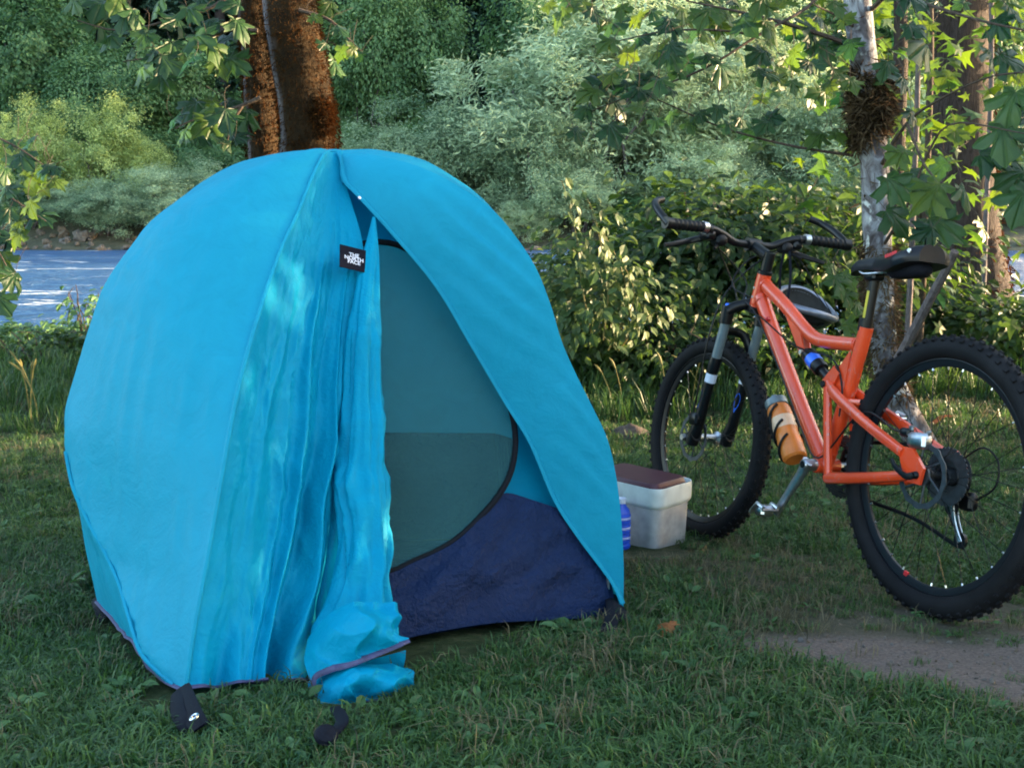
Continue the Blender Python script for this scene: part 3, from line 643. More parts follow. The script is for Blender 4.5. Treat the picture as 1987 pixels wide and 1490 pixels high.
    Lw = spline([at(x, y, Y) for (x, y), Y in zip(L_px, cy)], 120); Rw = spline([at(x, y, Y) for (x, y), Y in zip(R_px, cy)], 120)
    seg = 72; th = np.linspace(0, 2 * math.pi, seg, endpoint=False); V = []; F = []
    for i in range(120):
        s = i / 119; c = (Lw[i] + Rw[i]) / 2; e = (Rw[i] - Lw[i]) / 2; hw = np.linalg.norm(e); ex = e / hw; ey = unit(np.cross(ex, [0, 0, 1])); ey *= -np.sign(ey[1] * -1) if False else 1
        k = np.clip(s * 3, .25, 1)
        fr = 1 + k * (.16 * np.sin(3 * th + 2.2 + 2.5 * s) + .13 * np.sin(5 * th + 1.0 - 4 * s) + .07 * np.sin(9 * th + 6 * s))
        fr = fr + k * .30 * (1 - 2.2 * np.abs(vnoise(np.stack([np.cos(th) * 2.1 + s * 1.3, np.sin(th) * 2.1, 0 * th + s * 5.5], -1), 131))) + k * .12 * (1 - 2.2 * np.abs(vnoise(np.stack([np.cos(th) * 5, np.sin(th) * 5 + s * 2, 0 * th + s * 9], -1), 133)))
        fr = fr / np.max(np.abs(fr * np.cos(th)))
        V.append(c + (hw * fr * np.cos(th))[:, None] * ex + (np.minimum(hw, .07) * .55 * fr * np.sin(th))[:, None] * ey)
    V = np.concatenate(V); nz = fbm(V * 11, 3, 71); nz2 = 1 - np.abs(fbm(V * np.array([10, 10, 7]), 2, 73)); V = V + nrm_front * (.004 * nz + .014 * (nz2 - .6))[:, None] * np.clip(np.repeat(np.linspace(0, 1, 120), seg) * 4, 0, 1)[:, None]
    for i in range(119):
        for j in range(seg): kk = (j + 1) % seg; F.append((i * seg + j, i * seg + kk, (i + 1) * seg + kk, (i + 1) * seg + j))
    cur = part(MB().add(V, F), 'door_curtain', M['fly_front'], auto=None)
    def crumple(ctrl, nu, nv, amp, seed):
        """ctrl: rows of (px, py, Y)"""
        Cp = np.array([[at(*p) for p in r] for r in ctrl]); rows = np.array([spline(r, nv) for r in Cp]); G = np.array([spline(rows[:, j], nu) for j in range(nv)]).transpose(1, 0, 2)
        u = np.linspace(0, 1, nu)[:, None]; 
        d = amp * (.7 * fbm(G * 8, 2, seed) + 1.3 * (1 - 2.4 * np.abs(vnoise(G * np.array([12, 12, 17]) + .5 * fbm(G * 6, 1, 2)[..., None], seed + 3))) + .7 * (1 - 2.4 * np.abs(vnoise(G @ np.array([[20, 4, 9], [3, 20, 8], [-14, 6, 26]]), seed + 5))) + .2 * fbm(G * 40, 2, seed + 7))
        return G + nrm_front * d[..., None]
    g1 = crumple([[(598, 1232, 2.04), (640, 1190, 2.0), (700, 1165, 1.98), (770, 1170, 2.02)], [(594, 1262, 1.99), (645, 1225, 1.94), (705, 1205, 1.92), (772, 1222, 1.98)], [(594, 1295, 1.96), (640, 1262, 1.92), (700, 1240, 1.90), (784, 1240, 1.95)], [(600, 1335, 1.935), (628, 1303, 1.91), (700, 1280, 1.90), (788, 1246, 1.94)]], 70, 100, .015, 81)
    g2 = crumple([[(606, 1318, 1.97), (650, 1292, 1.96), (690, 1290, 1.94), (735, 1290, 1.95), (790, 1296, 1.98)], [(604, 1345, 1.925), (650, 1318, 1.90), (700, 1312, 1.88), (750, 1312, 1.90), (806, 1303, 1.95)], [(612, 1367, 1.89), (650, 1352, 1.865), (700, 1342, 1.86), (755, 1336, 1.88), (805, 1328, 1.925)], [(640, 1384, 1.865), (668, 1376, 1.87), (700, 1366, 1.88), (750, 1354, 1.90), (800, 1345, 1.925)]], 70, 110, .016, 91)
    part(MB().grid(g1, True), 'curtain_hem_fold', M['fly_front'], auto=None, parent=cur); part(MB().grid(g2, True), 'curtain_hem_fold', M['fly_front'], auto=None, parent=cur)
    part(MB().tube(g1[-1] + nrm_front * .002, .007, 8, flat=.5), 'hem', M['hem'], parent=cur); part(MB().tube(g2[-1][8:] + nrm_front * .002, .006, 8, flat=.5), 'hem', M['hem'], parent=cur)
    # shadowed inside of the curtain mouth
    g3 = crumple([[(640, 1300, 2.02), (700, 1285, 2.02), (785, 1262, 2.03)], [(640, 1340, 2.0), (700, 1325, 2.0), (780, 1300, 2.02)], [(645, 1378, 1.98), (700, 1362, 1.98), (770, 1340, 2.0)]], 16, 24, .006, 95)
    part(MB().grid(g3, True), 'curtain_lining', M['fly_front'], auto=None, parent=cur)

    # ---- sewn black label with its lettering
    lc = at(685, 502, 2.515); lab = MB(); lx = unit(K1[40] * 0 + np.array([.96, -.22, 0])); lx = unit(np.array([1, .10, 0])); ly = unit(np.cross(nrm_front, lx)); ly *= np.sign(ly[2]); lx = unit(np.cross(ly, nrm_front)); hw_, hh = .033, .030
    Rl = np.column_stack([lx, ly, nrm_front]); lab.box(lc, (2 * hw_, 2 * hh, .0016), Rl)
    lo = part(lab, 'label_patch', M['label'], smooth=False)
    for k, (txt, dy, sz) in enumerate((('THE', .0085, .010), ('NORTH', -.001, .010), ('FACE', -.0105, .010))):
        cu = bpy.data.curves.new('lettering', 'FONT'); cu.body = txt; cu.size = sz * 1.35; cu.align_x = 'CENTER'; cu.align_y = 'CENTER'; cu.offset = .0003
        tmp = bpy.data.objects.new('lettering_curve', cu); COL.objects.link(tmp); bpy.context.view_layer.update()
        me = bpy.data.meshes.new_from_object(tmp.evaluated_get(bpy.context.evaluated_depsgraph_get())); bpy.data.objects.remove(tmp)
        lt = bpy.data.objects.new('lettering', me); me.materials.append(M['print']); link(lt, lo)
        mw = Matrix.Identity(4)
        for i in range(3): mw[i][0], mw[i][1], mw[i][2] = lx[i], ly[i], nrm_front[i]
        p = lc + ly * dy + nrm_front * .0014 + lx * .002; mw.translation = Vector(p); lt.matrix_local = mw
    # small toggle at the top of the flap
    part(MB().lathe([(.0, .0), (.004, .0), (.004, .003), (0, .003)], at(697, 385, 2.60), nrm_front, 10), 'snap', M['steel'])

    # ---- corner webbing, eyelet, stake loops
    def strap(px, Y0, wdt, name='webbing_strap'):
        P = np.array([at(x, y, Y) for (x, y), Y in zip(px, Y0)]); P = spline(P, 14); side = unit(np.cross(P[-1] - P[0], nrm_front)); g = np.stack([P - side * wdt, P - side * wdt * .5 + nrm_front * .002, P + side * wdt * .5 + nrm_front * .002, P + side * wdt], 1)
        b = MB().grid(g); b.grid(g - nrm_front * .002, True); return part(b, name, M['web'], auto=None)
    def lay(pts, wdt):                                       # webbing along photo points, each at a height above the ground
        P = spline([on_ground(x, y, h) for x, y, h in pts], 16); side = unit(np.cross(P[-1] - P[0], [0, -.75, .66])); nn = unit(np.cross(side, P[-1] - P[0])); nn *= np.sign(nn[2] - nn[1])
        g = np.stack([P - side * wdt, P - side * wdt * .5 + nn * .0025, P + side * wdt * .5 + nn * .0025, P + side * wdt], 1); b = MB().grid(g); b.grid(g - nn * .003, True); return part(b, 'webbing_strap', M['web'], auto=None), nn
    s1, n1 = lay([(352, 1334, .034), (362, 1358, .036), (374, 1386, .034), (388, 1412, .022)], .0165)
    lay([(344, 1342, .03), (343, 1370, .030), (352, 1396, .026), (368, 1414, .016)], .013)
    ec = on_ground(377, 1391, .040); part(MB().lathe([(.0040, 0), (.0040, .002), (.0065, .0030), (.0088, .0018), (.0088, -.001), (.0040, 0)], ec, n1, 20), 'eyelet', M['steel'], parent=s1)
    lay([(1184, 1152, .04), (1190, 1180, .036), (1186, 1205, .03), (1178, 1226, .02)], .016); lay([(1200, 1174, .03), (1209, 1190, .028), (1200, 1206, .022)], .011)
    lay([(190, 1158, .035), (196, 1176, .03), (206, 1200, .012)], .018); lay([(652, 1372, .03), (664, 1394, .03), (655, 1412, .028), (640, 1426, .022)], .011)
    part(MB().lathe([(0, 0), (.016, .001), (.020, .007), (.016, .014), (0, .017)], on_ground(632, 1430, .022), (0.2, -.5, .85), 14), 'stake_head', M['web'])
    return T
make_tent()

# ------------------------------------------------------------------ mountain bike (built about its rear hub: x forward, y to its left, z up)
WR = .337
BK = dict(o=np.array([1.02719457, 2.52783853, .40635528]), psi=.35026701, lam=.12308833, tau=.11696509, steer=.0557)
def bike_basis():
    ps, la, ta = BK['psi'], BK['lam'], BK['tau']
    h = np.array([-math.sin(ps), math.cos(ps), 0]); l = np.array([-math.cos(ps), -math.sin(ps), 0]); u = np.array([0, 0, 1.])
    h2 = h * math.cos(ta) - u * math.sin(ta); u2 = u * math.cos(ta) + h * math.sin(ta)
    return h2, l * math.cos(la) + u2 * math.sin(la), u2 * math.cos(la) - l * math.sin(la)
def bike_matrix(origin=(0, 0, 0)):
    h, l, u = bike_basis(); p = BK['o'] + origin[0] * h + origin[1] * l + origin[2] * u
    return Matrix(((h[0], l[0], u[0], p[0]), (h[1], l[1], u[1], p[1]), (h[2], l[2], u[2], p[2]), (0, 0, 0, 1)))
def bike_world(x, y, z):
    h, l, u = bike_basis(); return BK['o'] + x * h + y * l + z * u

def make_wheel(bike, hub, rear, steer):
    Wh = empty('wheel', parent=bike); Wh.location = hub; Wh.rotation_euler = (0, 0, steer)
    Rm, r = .3085, .0285
    t = MB(); n, k = 96, 16; a = np.arange(n) / n * 2 * math.pi; b = np.arange(k) / k * 2 * math.pi
    rad = Rm + r * np.cos(b); y = r * .98 * np.sin(b); V = np.stack([rad[None] * np.cos(a)[:, None], 0 * a[:, None] + y[None], rad[None] * np.sin(a)[:, None]], -1).reshape(-1, 3)
    t.add(V, [(i * k + j, i * k + (j + 1) % k, ((i + 1) % n) * k + (j + 1) % k, ((i + 1) % n) * k + j) for i in range(n) for j in range(k)])
    for i in range(66):                                        # tread blocks, two centre rows and two shoulder rows
        for bb, ln, wd, st in ((.25, .014, .008, 0), (-.25, .014, .008, .5), (.85, .011, .010, .5), (-.85, .011, .010, 0)):
            an = (i + st) / 66 * 2 * math.pi; er = np.array([math.cos(an), 0, math.sin(an)]); et = np.array([-math.sin(an), 0, math.cos(an)]); ey = np.array([0, 1., 0])
            nn = er * math.cos(bb) + ey * math.sin(bb); ss = -er * math.sin(bb) + ey * math.cos(bb); c = er * Rm + nn * (r + .0015)
            t.box(c, (ln, wd, .0065), np.column_stack([et, ss, nn]), taper=.82)
    t.build('tyre', M['rubber'], Wh, auto=50)
    rm = MB(); pr = [(.281, -.013), (.286, -.0125), (.2885, -.011), (.284, -.009), (.272, -.008), (.264, -.004), (.2635, .004), (.272, .008), (.284, .009), (.2885, .011), (.286, .0125), (.281, .013), (.281, -.013)]
    rm.lathe(pr, (0, 0, 0), (0, 1, 0), 96); rm.build('rim', M['rim'], Wh, auto=30)
    hb = MB(); w_ = .05
    hb.lathe([(.0, -.062), (.009, -.062), (.009, -w_), (.024, -w_ + .004), (.024, -w_ + .010), (.014, -w_ + .018), (.013, .0), (.014, w_ - .018), (.024, w_ - .010), (.024, w_ - .004), (.009, w_), (.009, .062), (0, .062)], (0, 0, 0), (0, 1, 0), 24)
    hb.build('hub', M['alloy'] if not rear else M['black'], Wh, auto=35)
    sp = MB(); nip = MB(); N_ = 32
    for i in range(N_):
        an = i / N_ * 2 * math.pi; sd = 1 if i % 2 else -1; cr = .55 * (1 if (i // 2) % 2 else -1)
        p0 = np.array([.022 * math.cos(an + cr * 2), sd * (w_ - .007), .022 * math.sin(an + cr * 2)]); p1 = np.array([.268 * math.cos(an), 0, .268 * math.sin(an)])
        sp.tube([p0, p1], .0010, 5, cap=False); d = unit(p0 - p1); nip.tube([p1 - d * .002, p1 + d * .011], .0023, 6)
    sp.build('spokes', M['black'], Wh)['kind'] = 'stuff'; nip.build('spoke_nipples', M['steel'], Wh)['kind'] = 'stuff'
    ro = MB(); n = 72; a = np.arange(n) / n * 2 * math.pi; ry = .052                         # wavy brake rotor
    def ring(rr, yy): return np.column_stack([rr * np.cos(a), 0 * a + yy, rr * np.sin(a)])
    wv = .08 + .0018 * np.sin(12 * a); R4 = [ring(.066, ry - .001), ring(wv, ry - .001), ring(wv, ry + .001), ring(.066, ry + .001)]
    V = np.concatenate(R4); F = [(q * n + j, q * n + (j + 1) % n, ((q + 1) % 4) * n + (j + 1) % n, ((q + 1) % 4) * n + j) for q in range(4) for j in range(n)]; ro.add(V, F)
    for i in range(6):
        an = i / 6 * 6.2832; ro.tube([(.022 * math.cos(an), ry, .022 * math.sin(an)), (.068 * math.cos(an + .5), ry, .068 * math.sin(an + .5))], .0028, 6)
    ro.lathe([(.012, ry - .003), (.025, ry - .003), (.025, ry + .003), (.012, ry + .003)], (0, 0, 0), (0, 1, 0), 20); ro.build('brake_rotor', M['darkmetal'], Wh, smooth=False)
    if rear:
        cs = MB()
        for i, teeth in enumerate((11, 13, 15, 18, 21, 24, 28, 32, 34)):
            rr = teeth * .0127 / 6.2832 + .001; yy = -.052 + i * .0038; n = teeth * 4; a = np.arange(n) / n * 6.2832; rad = rr + .0022 * np.sign(np.sin(a * teeth) + .1)
            V = np.concatenate([np.column_stack([.012 + 0 * a, 0 * a + yy, 0 * a]) * 0 + np.column_stack([.6 * rr * np.cos(a), 0 * a + yy, .6 * rr * np.sin(a)]), np.column_stack([rad * np.cos(a), 0 * a + yy, rad * np.sin(a)]), np.column_stack([rad * np.cos(a), 0 * a + yy + .0018, rad * np.sin(a)]), np.column_stack([.6 * rr * np.cos(a), 0 * a + yy + .0018, .6 * rr * np.sin(a)])])
            cs.add(V, [(q * n + j, q * n + (j + 1) % n, ((q + 1) % 4) * n + (j + 1) % n, ((q + 1) % 4) * n + j) for q in range(4) for j in range(n)])
        cs.lathe([(.0, -.056), (.018, -.056), (.02, -.016), (0, -.016)], (0, 0, 0), (0, 1, 0), 20); cs.build('cassette', M['darkmetal'], Wh, smooth=False)
        MB().box((.268 * math.cos(-1.25), .004, .268 * math.sin(-1.25)), (.012, .006, .018), np.array([[math.cos(-1.25 + 1.57), 0, math.cos(-1.25)], [0, 1, 0], [math.sin(-1.25 + 1.57), 0, math.sin(-1.25)]])).build('rim_tag', M['redprint'], Wh)
    return Wh

def make_bike():
    bike = empty('mountain_bike', label='orange full suspension mountain bike leaning on its own beside the pale tree', cat='bicycle'); bike.matrix_world = bike_matrix()
    V3 = lambda x, z, y=0.0: np.array([x, y, z])
    # main frame
    f = MB()
    f.tube([V3(.826, .533), V3(.857, .432)], [.0225, .0235], 18)
    f.tube(spline([V3(.822, .502), V3(.70, .432), V3(.585, .356), V3(.53, .331), V3(.47, .322), V3(.345, .315)], 26), np.linspace(.0185, .0165, 26), 14, flat=1.15)
    f.tube(spline([V3(.835, .462), V3(.74, .335), V3(.60, .160), V3(.455, -.012)], 20), np.linspace(.0225, .0205, 20), 14, flat=1.1)
    f.tube(spline([V3(.315, .362), V3(.338, .285), V3(.385, .14), V3(.442, -.018)], 16), [.0195] * 5 + [.0205] * 11, 14)
    f.lathe([(.0, -.037), (.020, -.037), (.022, -.033), (.022, .033), (.020, .037), (0, .037)], V3(.442, -.022), (0, 1, 0), 22)
    # gusset plates below the top tube and at the seat tube
    for yy in (-.012, .012):
        P = [V3(.675, .405, yy), V3(.590, .350, yy), V3(.562, .287, yy), V3(.586, .287, yy)]; Q = [p + np.array([0, .004, 0]) for p in P]
        f.add(P + Q, [(0, 1, 2, 3), (7, 6, 5, 4), (0, 3, 7, 4), (1, 0, 4, 5), (2, 1, 5, 6), (3, 2, 6, 7)])
        P = [V3(.345, .30, yy * 1.6), V3(.395, .245, yy * 1.6), V3(.41, .19, yy * 1.6), V3(.375, .15, yy * 1.6), V3(.355, .22, yy * 1.6)]; Q = [p + np.array([0, .004, 0]) for p in P]
        f.add(P + Q, [(0, 1, 2, 3, 4), (9, 8, 7, 6, 5)] + [((i + 1) % 5, i, i + 5, (i + 1) % 5 + 5) for i in range(5)])
    fr = f.build('frame', M['orange'], bike, auto=35)
    MB().lathe([(.0215, 0), (.024, .001), (.024, .010), (.019, .012)], V3(.826, .533), (-.29, 0, .96), 20).build('headset', M['black'], fr)
    for (x, z) in ((.842, .49), (.848, .462)): MB().lathe([(0, .0245), (.004, .0245), (.004, .0222), (0, .0222)], V3(x, z), (0, 1, 0), 8).build('head_rivet', M['alloy'], fr)
    for p0, dv, rr in ((V3(.812, .497), (-.86, 0, -.5), .0195), (V3(.824, .448), (-.62, 0, -.78), .0235), (V3(.352, .3155), (1, 0, .02), .0172), (V3(.462, .0), (.65, 0, .76), .0212), (V3(.43, .018), (-.33, 0, .94), .0208)):   # weld beads
        e = unit(dv); q = unit(np.cross(e, [0, 1, 0])); a_ = np.linspace(0, 2 * math.pi, 41); MB().tube([p0 + rr * (math.cos(k) * q + math.sin(k) * np.array([0, 1., 0])) for k in a_], .0022 + .0006 * np.sin(np.arange(41) * 2.5), 6, cap=False).build('weld', M['orange'], fr)
    # worn protective film on the down tube and cable stop
    MB().tube([V3(.752, .395, .020), V3(.762, .388, .022)], .006, 8).build('cable_stop', M['redprint'], fr)
    # swingarm: both sides
    sw = MB()
    for sd in (1, -1):
        y0, y1 = sd * .043, sd * .066
        sw.tube(spline([V3(.420, .203, sd * .030), V3(.36, .172, y0), V3(.20, .105, sd * .06), V3(.055, .048, y1)], 18), np.linspace(.0130, .0112, 18), 10, flat=1.25)
        sw.tube(spline([V3(.410, .195, y0 * .9), V3(.39, .08, y0), V3(.372, -.045, y0)], 10), .0118, 10)
        sw.tube(spline([V3(.375, -.050, y0), V3(.28, -.040, sd * .052), V3(.12, -.018, sd * .064), V3(.035, -.004, y1)], 14), np.linspace(.0135, .0115, 14), 10, flat=1.15)
        P = [V3(.075, .065, y1 - .004), V3(.02, .062, y1 - .004), V3(-.022, .018, y1 - .004), V3(-.012, -.022, y1 - .004), V3(.028, -.018, y1 - .004), V3(.05, .006, y1 - .004)]; Q = [p + np.array([0, .008, 0]) for p in P]
        sw.add(P + Q, [(5, 4, 3, 2, 1, 0), (6, 7, 8, 9, 10, 11)] + [(i, (i + 1) % 6, (i + 1) % 6 + 6, i + 6) for i in range(6)])
    sw.tube([V3(.372, -.048, -.047), V3(.372, -.048, .047)], .0155, 14); sw.tube([V3(.335, .155, -.05), V3(.335, .155, .05)], .014, 12); sw.tube([V3(.31, -.04, -.052), V3(.31, -.04, .052)], .012, 10)
    swo = sw.build('swingarm', M['orange'], bike, auto=35)
    for (x, z, y) in ((.424, .203, .044), (.372, -.048, .049), (.392, .245, .026), (.378, .16, .026)): MB().lathe([(0, .005), (.009, .005), (.010, .003), (.010, 0)], V3(x, z, y), (0, 1, 0), 14).build('pivot_bolt', M['black'], swo)
    MB().lathe([(0, .010), (.006, .010), (.009, .006), (.010, 0)], V3(0, 0, .070), (0, 1, 0), 14).build('axle_nut', M['black'], swo)
    MB().tube(spline([V3(.0, .0, .078), V3(.02, -.005, .084), V3(.055, .012, .086), V3(.075, .03, .082)], 10), [.006, .006, .006, .0055, .005, .005, .005, .005, .0045, .004], 8, flat=1.4).build('quick_release', M['black'], swo)
    # rocker link and shock
    lk = MB()
    for yy in (-.032, .026):
        P = [V3(.446, .215, yy), V3(.40, .255, yy), V3(.375, .235, yy), V3(.41, .185, yy)]; Q = [p + np.array([0, .006, 0]) for p in P]
        lk.add(P + Q, [(3, 2, 1, 0), (4, 5, 6, 7)] + [(i, (i + 1) % 4, (i + 1) % 4 + 4, i + 4) for i in range(4)])
    lk.build('rocker_link', M['orange'], bike, auto=35)
    a, b = V3(.572, .292), V3(.434, .203); d = unit(b - a); L = np.linalg.norm(b - a)
    sk = empty('shock', parent=bike)
    MB().lathe([(0, -.008), (.010, -.008), (.012, 0), (.020, .006), (.0225, .012), (.0225, .085), (.021, .09), (.013, .092)], a, d, 20).build('air_can', M['black'], sk, auto=35)
    MB().lathe([(.0125, .088), (.0125, L - .02), (.015, L - .018), (.015, L + .004), (0, L + .008)], a, d, 16).build('shaft', M['black'], sk, auto=35)
    MB().lathe([(.0229, .030), (.0231, .032), (.0231, .060), (.0229, .062)], a, d, 20).build('decal_band', M['decalb'], sk)
    MB().tube([a + np.array([0, -.025, 0]), a + np.array([0, .025, 0])], .007, 10).build('mount_bolt', M['alloy'], sk); MB().tube([b + np.array([0, -.036, 0]), b + np.array([0, .036, 0])], .007, 10).build('mount_bolt', M['black'], sk)
    # fork (turned a little with the front wheel)
    st = BK['steer']; hb = np.array([.857, 0, .432]); ax = unit(np.array([-.31, 0, .95]))
    Rs = np.array(Matrix.Rotation(st, 3, Vector(ax)))
    tr = lambda p: (Rs @ (np.asarray(p, float) - hb)) + hb
    fk = empty('fork', parent=bike); C0 = np.array([.912, 0, .410]); ld = unit(np.array([1.058, 0, .0]) - np.array([.905, 0, .430]))
    cw = MB(); cw.tube([tr(q) for q in spline([C0 + [0, .073, .004], C0 + [-.012, .05, .020], C0 + [-.03, .02, .030], C0 + [-.035, 0, .032], C0 + [-.03, -.02, .030], C0 + [-.012, -.05, .020], C0 + [0, -.073, .004]], 24)], .018, 12, up=(1, 0, 0), flat=1.0); cw.tube([tr(hb + ax * .002), tr(hb - ax * .018)], .026, 16)
    for sd in (1, -1): cw.tube([tr(C0 + [0, sd * .066, .022]), tr(C0 + ld * .035 + [0, sd * .066, 0])], .021, 16)
    cwo = cw.build('fork_crown', M['black'], fk, auto=40)
    for sd in (1, -1):
        MB().lathe([(0, .006), (.010, .006), (.012, .003), (.012, -.001)], tr(C0 + [0, sd * .066, .023]), -ld, 14).build('adjuster_cap', M['decalb'], cwo)
        top = C0 + [0, sd * .066, 0]; drop = np.array([1.062, sd * .066, -.008]); dd = unit(drop - top); LL = np.linalg.norm(drop - top)
        MB().tube([tr(top + dd * .03), tr(top + dd * .17)], .0160, 16).build('stanchion', M['stanchion'], fk)
        lo = MB(); rr = [.0190, .0200, .0200, .0180, .0175, .0175, .019, .022, .021]; tt = np.array([.150, .155, .185, .20, .24, .32, LL - .06, LL - .02, LL + .012])
        lo.tube([tr(top + dd * k + np.array([.0, 0, 0]) + np.array([.010, 0, 0]) * (k > LL - .03)) for k in tt], rr, 16)
        lo.tube([tr(drop + [-.012, 0, .02]), tr(np.array([1.10, sd * .064, .0]))], [.020, .017], 12); lo.tube([tr([1.10, sd * .052, 0]), tr([1.10, sd * .078, 0])], .014, 14)
        low = lo.build('fork_lower', M['black'], fk, auto=40)
        MB().tube([tr(top + dd * k) for k in (.205, .235)], .0187, 16, cap=False).build('decal_band', M['decalw'], low)
        ds = MB(); ee = np.array([-dd[2], 0, dd[0]]) 
        for k0, k1, wd, mt in ((.265, .335, .010, 0), ):
            yv = np.array([0, sd * 1., 0])
            for q in range(1):
                P = []; 
                for s_ in np.linspace(0, 1, 12):
                    k = k0 + (k1 - k0) * s_; w2 = wd * math.sin(math.pi * (s_ ** .7)) + .001
                    for an in (-1, 1): 
                        ang = math.radians(95 if sd > 0 else 40) + an * w2 / .0195; rd = np.array([0, math.cos(ang - 1.2), 0]) * 1 + ee * math.sin(ang - 1.2); P.append(tr(top + dd * k + unit(rd) * .0180 * np.array([1, 1, 1])))
                ds.add(np.array(P), [(2 * i, 2 * i + 1, 2 * i + 3, 2 * i + 2) for i in range(11)])
        ds.build('decal', M['decalb'], low, auto=None)
    MB().tube([tr(q) for q in spline([np.array([.957, .066, .272]), np.array([.975, .05, .335]), np.array([.985, .02, .355]), np.array([.985, -.02, .355]), np.array([.975, -.05, .335]), np.array([.957, -.066, .272])], 26)], .0115, 10, flat=1.3).build('fork_arch', M['black'], fk)
    MB().tube([tr([1.10, .08, 0]), tr([1.10, .092, 0])], [.012, .010], 12).build('axle_cap', M['alloy'], fk)
    MB().box(tr([1.045, .078, .065]), (.05, .026, .04), bev=.006).build('brake_caliper', M['black'], fk)
    make_wheel(bike, (0, 0, 0), True, 0.0); make_wheel(bike, (1.10, 0, 0), False, st)
    # stem, bar, controls
    cp = np.array([.897, 0, .630]); s0 = np.array([.812, 0, .575])
    stm = MB(); stm.tube([tr(hb + ax * .105), tr(hb + ax * .175)], .0175, 14); stm.tube([tr(s0 + [.0, 0, .012]), tr(cp)], [.0185, .0165], 14); stm.tube([tr(cp + [0, -.024, 0]), tr(cp + [0, .024, 0])], .0205, 16)
    so = stm.build('stem', M['black'], bike, auto=40)
    for yy in (-.015, .015): MB().tube([tr(cp + [.022, yy, .012]), tr(cp + [.026, yy, .0125])], .004, 8).build('bolt', M['steel'], so)
    bar = empty('handlebar', parent=bike); be = lambda y, x, z: tr(np.array([x, y, z]))
    half = [(0, .897, .630), (.045, .897, .630), (.075, .897, .633), (.12, .893, .652), (.16, .888, .662), (.20, .880, .664), (.27, .870, .662), (.335, .860, .660)]
    pts = [be(-y, x, z) for y, x, z in half[::-1]] + [be(y, x, z) for y, x, z in half[1:]]
    MB().tube(spline(pts, 60), [.0125] * 60, 12).build('bar', M['black'], bar)
    for sd in (1, -1):
        g = MB(); gp = spline([be(sd * .205, .879, .664), be(sd * .27, .870, .662), be(sd * .332, .860, .660)], 30); g.tube(gp, .0165 + .0012 * np.sign(np.sin(np.arange(30) * 1.6)), 14); gr = g.build('grip', M['blackpl'], bar, auto=30)
        MB().tube(spline([be(sd * .186, .882, .664), be(sd * .204, .879, .664)], 4), .0178, 16).build('lock_ring', M['alloy'], gr)
        e = MB(); ep = spline([be(sd * .338, .850, .656), be(sd * .340, .878, .676), be(sd * .337, .930, .712), be(sd * .320, .972, .738), be(sd * .285, .990, .752)], 22); e.tube(ep, np.linspace(.0125, .0115, 22), 12); e.tube([be(sd * .325, .861, .660), be(sd * .349, .858, .660)], .0185, 14); e.build('bar_end', M['black'], bar)
        lv = empty('brake_lever', parent=bar); MB().box(be(sd * .165, .905, .645), (.055, .035, .030), bev=.007).build('lever_body', M['black'], lv); MB().tube([be(sd * .165, .890, .660), be(sd * .175, .890, .660)], .018, 14).build('clamp', M['black'], lv)
        MB().tube(spline([be(sd * .165, .925, .640), be(sd * .20, .948, .628), be(sd * .26, .935, .612), be(sd * .305, .925, .602)], 16), np.linspace(.0075, .0048, 16), 8, flat=1.5).build('blade', M['black'], lv)
        MB().box(be(sd * .125, .900, .632), (.05, .04, .032), bev=.008).build('shifter', M['blackpl'], bar)
        MB().tube([be(sd * .14, .89, .615), be(sd * .165, .862, .600)], [.006, .004], 8).build('shift_paddle', M['blackpl'], bar)
    # seat post, saddle
    sp = MB(); sp.tube([V3(.318, .352), V3(.297, .490)], .0138, 16); po = sp.build('seatpost', M['black'], bike)
    MB().tube([V3(.3235, .352), V3(.3185, .385)], .0190, 16).build('seat_clamp', M['black'], po); MB().box(V3(.300, .497), (.045, .04, .026), bev=.006).build('saddle_clamp', M['black'], po)
    pd = unit(V3(.297, .490) - V3(.318, .352)); q0 = V3(.318, .352) + pd * .035; n_ = 8; P = []
    for k in (0, .072):
        for an in np.linspace(.25, 1.9, n_): P.append(q0 + pd * k + .0143 * (math.sin(an) * np.array([0, 1., 0]) + math.cos(an) * np.array([.98, 0, .15])))
    MB().add(np.array(P), [(i, i + 1, n_ + i + 1, n_ + i) for i in range(n_ - 1)]).build('yellow_scale', M['yellow'], po, auto=None)
    sad = MB(); xs_ = np.linspace(0, 1, 26); G = []
    for s in xs_:                                             # nose (0) to tail (1)
        x = .385 - .30 * s; w = np.interp(s, [0, .04, .15, .4, .6, .8, .95, 1], [.010, .022, .026, .034, .056, .074, .072, .04]); zt = np.interp(s, [0, .1, .4, .7, 1], [.535, .547, .548, .553, .566]); dp = np.interp(s, [0, .3, .6, 1], [.038, .042, .062, .055])
        an = np.linspace(-math.pi * .62, math.pi * .62, 15); G.append(np.column_stack([0 * an + x, w * np.sin(an) / 1.0, zt - dp * (1 - np.cos(an)) * .62 - .006 * np.exp(-(np.sin(an) / .22) ** 2) * (s > .3)]))
    G = np.array(G); sad.grid(G); sad.grid(G[:, [0, -1]][:, ::-1]) ; sad.add(G[-1], [tuple(range(15))]); sad.add(G[0], [tuple(range(14, -1, -1))])
    sdl = sad.build('saddle', M['vinyl'], bike, auto=60)
    for sd in (1, -1):
        MB().tube(spline([V3(.352, .525, sd * .012), V3(.325, .505, sd * .02), V3(.26, .502, sd * .022), V3(.20, .505, sd * .024), V3(.14, .530, sd * .03)], 20), .0036, 8).build('rail', M['alloy'], sdl)
    MB().box(V3(.165, .504), (.12, .062, .036), bev=.012).build('saddle_bag', M['web'], bike, auto=50)
